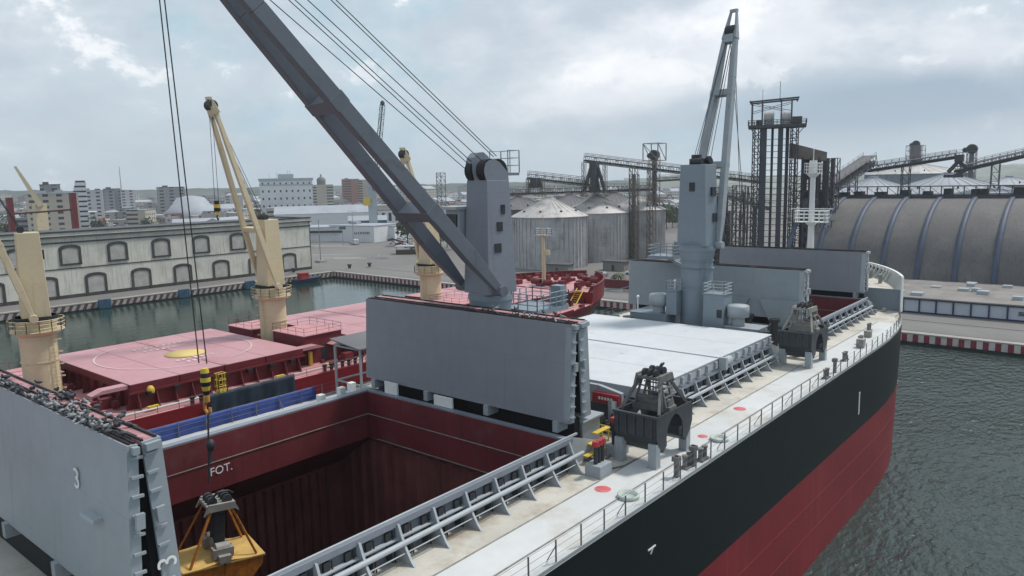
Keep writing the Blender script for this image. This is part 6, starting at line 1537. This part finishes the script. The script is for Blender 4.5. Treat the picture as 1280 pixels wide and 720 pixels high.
# a distant cream ship crane
dc = empty('harbour_crane', dirat(45, 360)+(2.0,), 'distant cream crane with a slanting jib at the far left', 'crane'); mb = MB(); a = P3(45, 255, 360); mb.beam((a.x, a.y, 2), a, 4.2); mb.build('tower', M['cream'], dc); mb = MB(); mb.beam(P3(47, 258, 358), P3(20, 208, 358), 2.4, 2.2, .9, .9); mb.build('jib', M['cream'], dc)
# blue and grey mobile harbour crane
D = 440; hc = empty('harbour_crane', dirat(464, D)+(2.0,), 'mobile harbour crane with blue base, grey tower and thin lattice jib', 'crane'); x, y = dirat(462, D); zt_ = ztop(463, 212, D); mb = MB(); mb.obox((x, y, (2+zt_)/2+2), 1.5, 2.2, (zt_-6)/2, az(463)+pi/2); mb.obox(Vector(dirat(467.5, D)+((2+zt_)/2+2,)), .9, 2.2, (zt_-6)/2, az(463)+pi/2); mb.build('tower', M['greyl'], hc)
mb = MB(); xb, yb = dirat(468, D); mb.obox((xb, yb, 4.5), 6.5, 4, 2.4, az(463)+pi/2); mb.build('base', M['bluebox'], hc); mb = MB(); q = Vector(dirat(457, D-3)+(ztop(457, 252, D),)); mb.obox(q, 1.9, 1.6, 2.2, az(463)+pi/2); mb.build('cab', M['yellow'], hc)
mb = MB(); mb.truss(P3(468, 238, D-3), P3(482, 131, D-3), 2.0, 2.0, 18, .16); mb.build('jib', M['dark'], hc); mb = MB(); h_ = P3(482, 129, D-3); mb.ball(h_, 1.3, 1.3, 1.6); mb.tube(h_, P3(463, 212, D), .1, 4); mb.tube(h_, P3(466, 236, D), .08, 4); mb.build('jib_head', M['dark'], hc)
mb = MB(); a = P3(551, 216, 620); mb.truss(Vector((a.x, a.y, 2)), a, 5, 5, 12, .35); tag(mb.build('lattice_pylon', M['steelg'], None, org=Vector((a.x, a.y, 2))), 'grey lattice pylon standing in the town just left of the near crane house', 'pylon')
# ---- the town: many houses, each its own object
random.seed(42)
fam = [('white', 'roofl', 'small white flat roofed house in the crowded town behind the port'), ('cream', 'roofl', 'small cream house in the crowded town behind the port'), ('grey', 'roofg', 'small grey house in the crowded town behind the port'), ('terra', 'roofg', 'small brick red house in the crowded town behind the port'), ('pinkw', 'roofl', 'small dusty pink house in the crowded town behind the port'), ('blue', 'roofl', 'small blue grey house in the crowded town behind the port')]
cnt = 0
for k in range(290):
    t = random.random(); D = 560+1600*t**1.15
    px = random.choice((random.uniform(-10, 600), random.uniform(-10, 600), random.uniform(-10, 600), random.uniform(590, 880))) if D > 560 else random.uniform(-5, 330)
    if D < 700 and 310 < px < 540: continue
    i = random.choices(range(6), (5, 4, 4, 1.2, 1.2, 1))[0]; h = random.uniform(4.5, 10)*(1 if random.random() < .86 else random.uniform(1.6, 2.6))
    if h > 16 and D < 700: h = 12
    x, y = dirat(px, D); w = random.uniform(12, 34); d = random.uniform(12, 22); a = az(px)+pi/2+random.choice((0, .4, -.5, .9)); m_, rf, lab = fam[i]
    b = empty('town_house', (x, y, 2), lab, 'house', lab.split(' in the')[0].replace('small ', '')+'s of the town'); mb = MB(); mb.obox((x, y, 2+h/2), w/2, d/2, h/2, a); mb.build('wall', G[m_], b)
    X = Vector((math.cos(a), math.sin(a), 0)); Y = Vector((-math.sin(a), math.cos(a), 0)); c = Vector((x, y, 2+h)); mb = MB()
    if random.random() < .3:
        rh = d*.2; q = [c+X*i2*(w/2+.4)+Y*j2*(d/2+.4) for i2, j2 in ((-1, -1), (1, -1), (1, 1), (-1, 1))]; mb.add(q+[c-X*(w/2)+Vector((0, 0, rh)), c+X*(w/2)+Vector((0, 0, rh))], [(0, 1, 5, 4), (2, 3, 4, 5), (1, 2, 5), (3, 0, 4)])
    else:
        mb.obox(c+Vector((0, 0, .1)), w/2+.2, d/2+.2, .1, a); mb.obox(c+X*random.uniform(-.25, .25)*w+Vector((0, 0, .9)), random.uniform(1, 3), 1.5, .7, a)
        if random.random() < .4: mb.obox(c+X*random.uniform(-.3, .3)*w+Y*random.uniform(-.3, .3)*d+Vector((0, 0, 1.2)), .9, .9, 1.0, a)
    mb.build('roof', M[rf], b); cnt += 1
# beyond those, the far roofs that run together into one mass
random.seed(91); mb = MB()
for k in range(1500):
    D = 640+2600*random.random()**1.1; px = random.uniform(-20, 870); x, y = dirat(px, D); w = random.uniform(8, 26); d = random.uniform(8, 18); h = random.uniform(3.5, 9)*(1 if random.random() < .94 else 1.7); a = az(px)+random.choice((0, .5, 1.1, pi/2))
    mb.mat(random.choices(range(5), (5, 4, 4, 1.3, 1.3))[0]); mb.obox((x, y, 2+h/2), w/2, d/2, h/2, a)
    if random.random() < .35: mb.mat(random.choice((0, 2))); mb.obox((x, y, 2+h+.7), 1.5, 1.5, .7, a)
    elif random.random() < .5: mb.mat(5); mb.obox((x, y, 2+h+.15), w/2+.3, d/2+.3, .15, a)
tag(mb.build('distant_town', [G['white'], G['cream'], G['grey'], G['terra'], G['pinkw'], M['roofg']]), 'dense mass of far low town roofs fading into the haze', 'town', kind='stuff')
# trees
def tree_mesh(seed, h=9, r=4.5, n=420):
    random.seed(seed); t = MB(); t.tube((0, 0, 0), (.2, .1, h*.45), .28, 8, .16)
    for k in range(5): a = 2*pi*k/5; t.tube((.2, .1, h*.38), (r*.55*math.cos(a), r*.55*math.sin(a), h*.72), .12, 6, .05)
    c = MB(); cl = [(random.uniform(-.6, .6)*r, random.uniform(-.6, .6)*r, h*random.uniform(.5, .92), random.uniform(.3, .55)*r) for _ in range(9)]
    for k in range(n):
        x, y, z, q = random.choice(cl); v = Vector((random.gauss(0, 1), random.gauss(0, 1), random.gauss(0, .8))).normalized()*q*random.uniform(.6, 1.05); p = Vector((x, y, z))+v; s_ = random.uniform(.25, .6)
        u = Vector((random.uniform(-1, 1), random.uniform(-1, 1), random.uniform(-1, 1))).normalized(); w = u.cross(v.normalized()); w = w.normalized() if w.length > .01 else Vector((1, 0, 0)); u = w.cross(u).normalized()
        c.mat(k % 2); c.add([p-u*s_-w*s_*.6, p+u*s_*.9-w*s_*.5, p+u*s_+w*s_*.7, p-u*s_*.8+w*s_*.6], [(0, 1, 2, 3)])
    return t, c
tp = []
for sd_ in range(4):
    tm, cm = tree_mesh(100+sd_); t = empty('tree', (0, 0, 0), 'x', 'tree', 'trees among the town houses'); tm.build('trunk', M['bark'], t); cm.build('crown', [M['leaf'], M['leaf2']], t); tp.append(t)
random.seed(77); usedt = [False]*4
tl = [(806+k*7, 271, 420+k*12) for k in range(7)]+[(832, 262, 520), (845, 258, 540)]+[(random.uniform(0, 600), 0, random.uniform(500, 1500)) for _ in range(60)]+[(random.uniform(600, 860), 0, random.uniform(420, 1500)) for _ in range(30)]+[(506, 318, 380), (541, 300, 380), (548, 305, 370), (556, 310, 360), (566, 312, 350)]+[(random.uniform(0, 70), 0, random.uniform(560, 900)) for _ in range(14)]
for i, (px, py, D) in enumerate(tl):
    k = i % 4; o = tp[k] if not usedt[k] else copy_tree(tp[k]); usedt[k] = True
    o.location = dirat(px, D)+(2.0,); o.rotation_euler = (0, 0, random.uniform(0, 6)); s_ = random.uniform(.8, 1.5); o.scale = (s_, s_, s_)
    near = i < 9; o['label'] = 'dark green bushy tree in the row right of the third grain silo' if near else 'dark green bushy tree among the houses of the town'; o['group'] = 'trees right of the third silo' if near else 'trees among the town houses'
for (px, py, sc) in ((669+2, 0, 0),): pass
for i, (px, D, h) in enumerate(((833, 205, 0), (809, 200, 0))): pass
# two palms on the quay behind the red bow
for i, (px, py) in enumerate(((773, 352), (812, 345))):
    p = at(px, py, z=2.0); D = math.hypot(p.x, p.y); pm = empty('palm_tree', tuple(p), ('small palm on the quay behind the red bow', 'taller palm whose fronds show above the folded covers left of the far crane')[i], 'palm'); ht = ztop(px, (343, 326)[i], D)-2; mb = MB(); mb.tube(p, p+Vector((0, 0, ht)), .2, 8, .14); mb.build('trunk', M['bark'], pm)
    mb = MB(); random.seed(60+i)
    for k in range(22):
        a = 2*pi*k/22*1.618; el = random.uniform(-.2, .9); pts = [p+Vector((0, 0, ht))+Vector((math.cos(a), math.sin(a), 0))*t*2.6*math.cos(el*.6)+Vector((0, 0, 2.0*t*math.sin(el)-1.9*t*t)) for t in (0, .33, .66, 1)]; s_ = Vector((-math.sin(a), math.cos(a), 0))
        for u, v, w in ((0, 1, .3), (1, 2, .45), (2, 3, .3)): mb.add([pts[u]-s_*w, pts[u]+s_*w, pts[v]+s_*w*.7-Vector((0, 0, .1)), pts[v]-s_*w*.7-Vector((0, 0, .1))], [(0, 1, 2, 3)])
    mb.build('crown', M['leaf2'], pm)
# low brown-red hull-like barge wall and mess between bow and silos
p = at(745, 362, z=2); br = empty('dock_wall', tuple(p), 'dark red low dock wall with pipes behind the red bow', 'wall'); mb = MB(); a = at(716, 356, z=2.0); b = at(800, 362, z=2.0); mb.beam(a+Vector((0, 0, 1.2)), b+Vector((0, 0, 1.2)), .8, 2.4); mb.build('wall', M['maroon'], br)
mb = MB()
for k in range(9): t = k/9; q = a.lerp(b, t)-Vector((5, 0, 0)); mb.beam(q+Vector((0, 0, .2)), q+Vector((random.uniform(-3, 3), -6, random.uniform(.3, 2))), .22)
mb.build('pipes', M['pole'], br)
# ---- hills
def hills(name, D, pts, m_, dep=900):
    mb = MB(); vs = []; random.seed(D); n = len(pts)
    for i, (px, py) in enumerate(pts):
        for (f, g) in ((.8, 0), (.93, .55), (1, 1), (1.15, .4)):
            a = az(px); d_ = D*f; z = 2+(ztop(px, py, D)-2)*g*(1 if g in (0, 1) else random.uniform(.85, 1.15)); vs.append((d_*math.cos(a), d_*math.sin(a), z-(3 if g == 0 else 0)))
    mb.add(vs, [(i*4+j, (i+1)*4+j, (i+1)*4+j+1, i*4+j+1) for i in range(n-1) for j in range(3)], True); tag(mb.build(name, m_), kind='structure')
def hillmat(n, c1, c2): return mat(n, c1, .9, var=.25, vs=.006, stain=c2, sa=.55, ss=.004)
random.seed(5)
pts = []
px = -500
while px < 2100:
    base = 232.2-.018*(px-640)
    bump_ = 4*math.exp(-((px-20)/60)**2)*0+5.5*math.exp(-((px-700)/70)**2)+7*math.exp(-((px-1280)/170)**2)+5*math.exp(-((px-1150)/60)**2)+2.5*math.exp(-((px-560)/50)**2)
    pts.append((px, base-bump_-random.uniform(.3, 1.6))); px += 17
hills('hills', 6500, pts, hillmat('hill_haze_blue', (.045, .058, .07), (.16, .16, .15)))  # distance haze put into the hill colour as a blue tint
pts = []; px = 780
while px < 1400:
    pts.append((px, 226-.018*(px-640)-9*math.exp(-((px-1280)/120)**2)-4*math.exp(-((px-860)/30)**2)-random.uniform(0, 1.5))); px += 9
hills('near_hillside', 2600, pts, hillmat('hill_town', (.10, .12, .09), (.30, .29, .28)))
pts = []; px = -400
while px < 800: pts.append((px, 241-.019*(px-0)-random.uniform(0, 1.4)-(2.0 if px < 70 else 0))); px += 9
hills('tree_belt', 2300, pts, hillmat('belt_green', (.035, .05, .04), (.15, .15, .14)))
# ---- haze
mb = MB(); mb.box(-1500, 8200, -1500, 8200, -4, 230)
hm_ = bpy.data.materials.new('haze'); hm_.use_nodes = True; nt = hm_.node_tree; nt.nodes.clear(); out = nt.nodes.new('ShaderNodeOutputMaterial'); v = nt.nodes.new('ShaderNodeVolumePrincipled'); v.inputs['Color'].default_value = (.80, .86, .92, 1); v.inputs['Density'].default_value = HAZE; v.inputs['Anisotropy'].default_value = .2; nt.links.new(v.outputs[0], out.inputs['Volume'])
hz = mb.build('haze', hm_); tag(hz, kind='stuff')
S.cycles.volume_bounces = 1
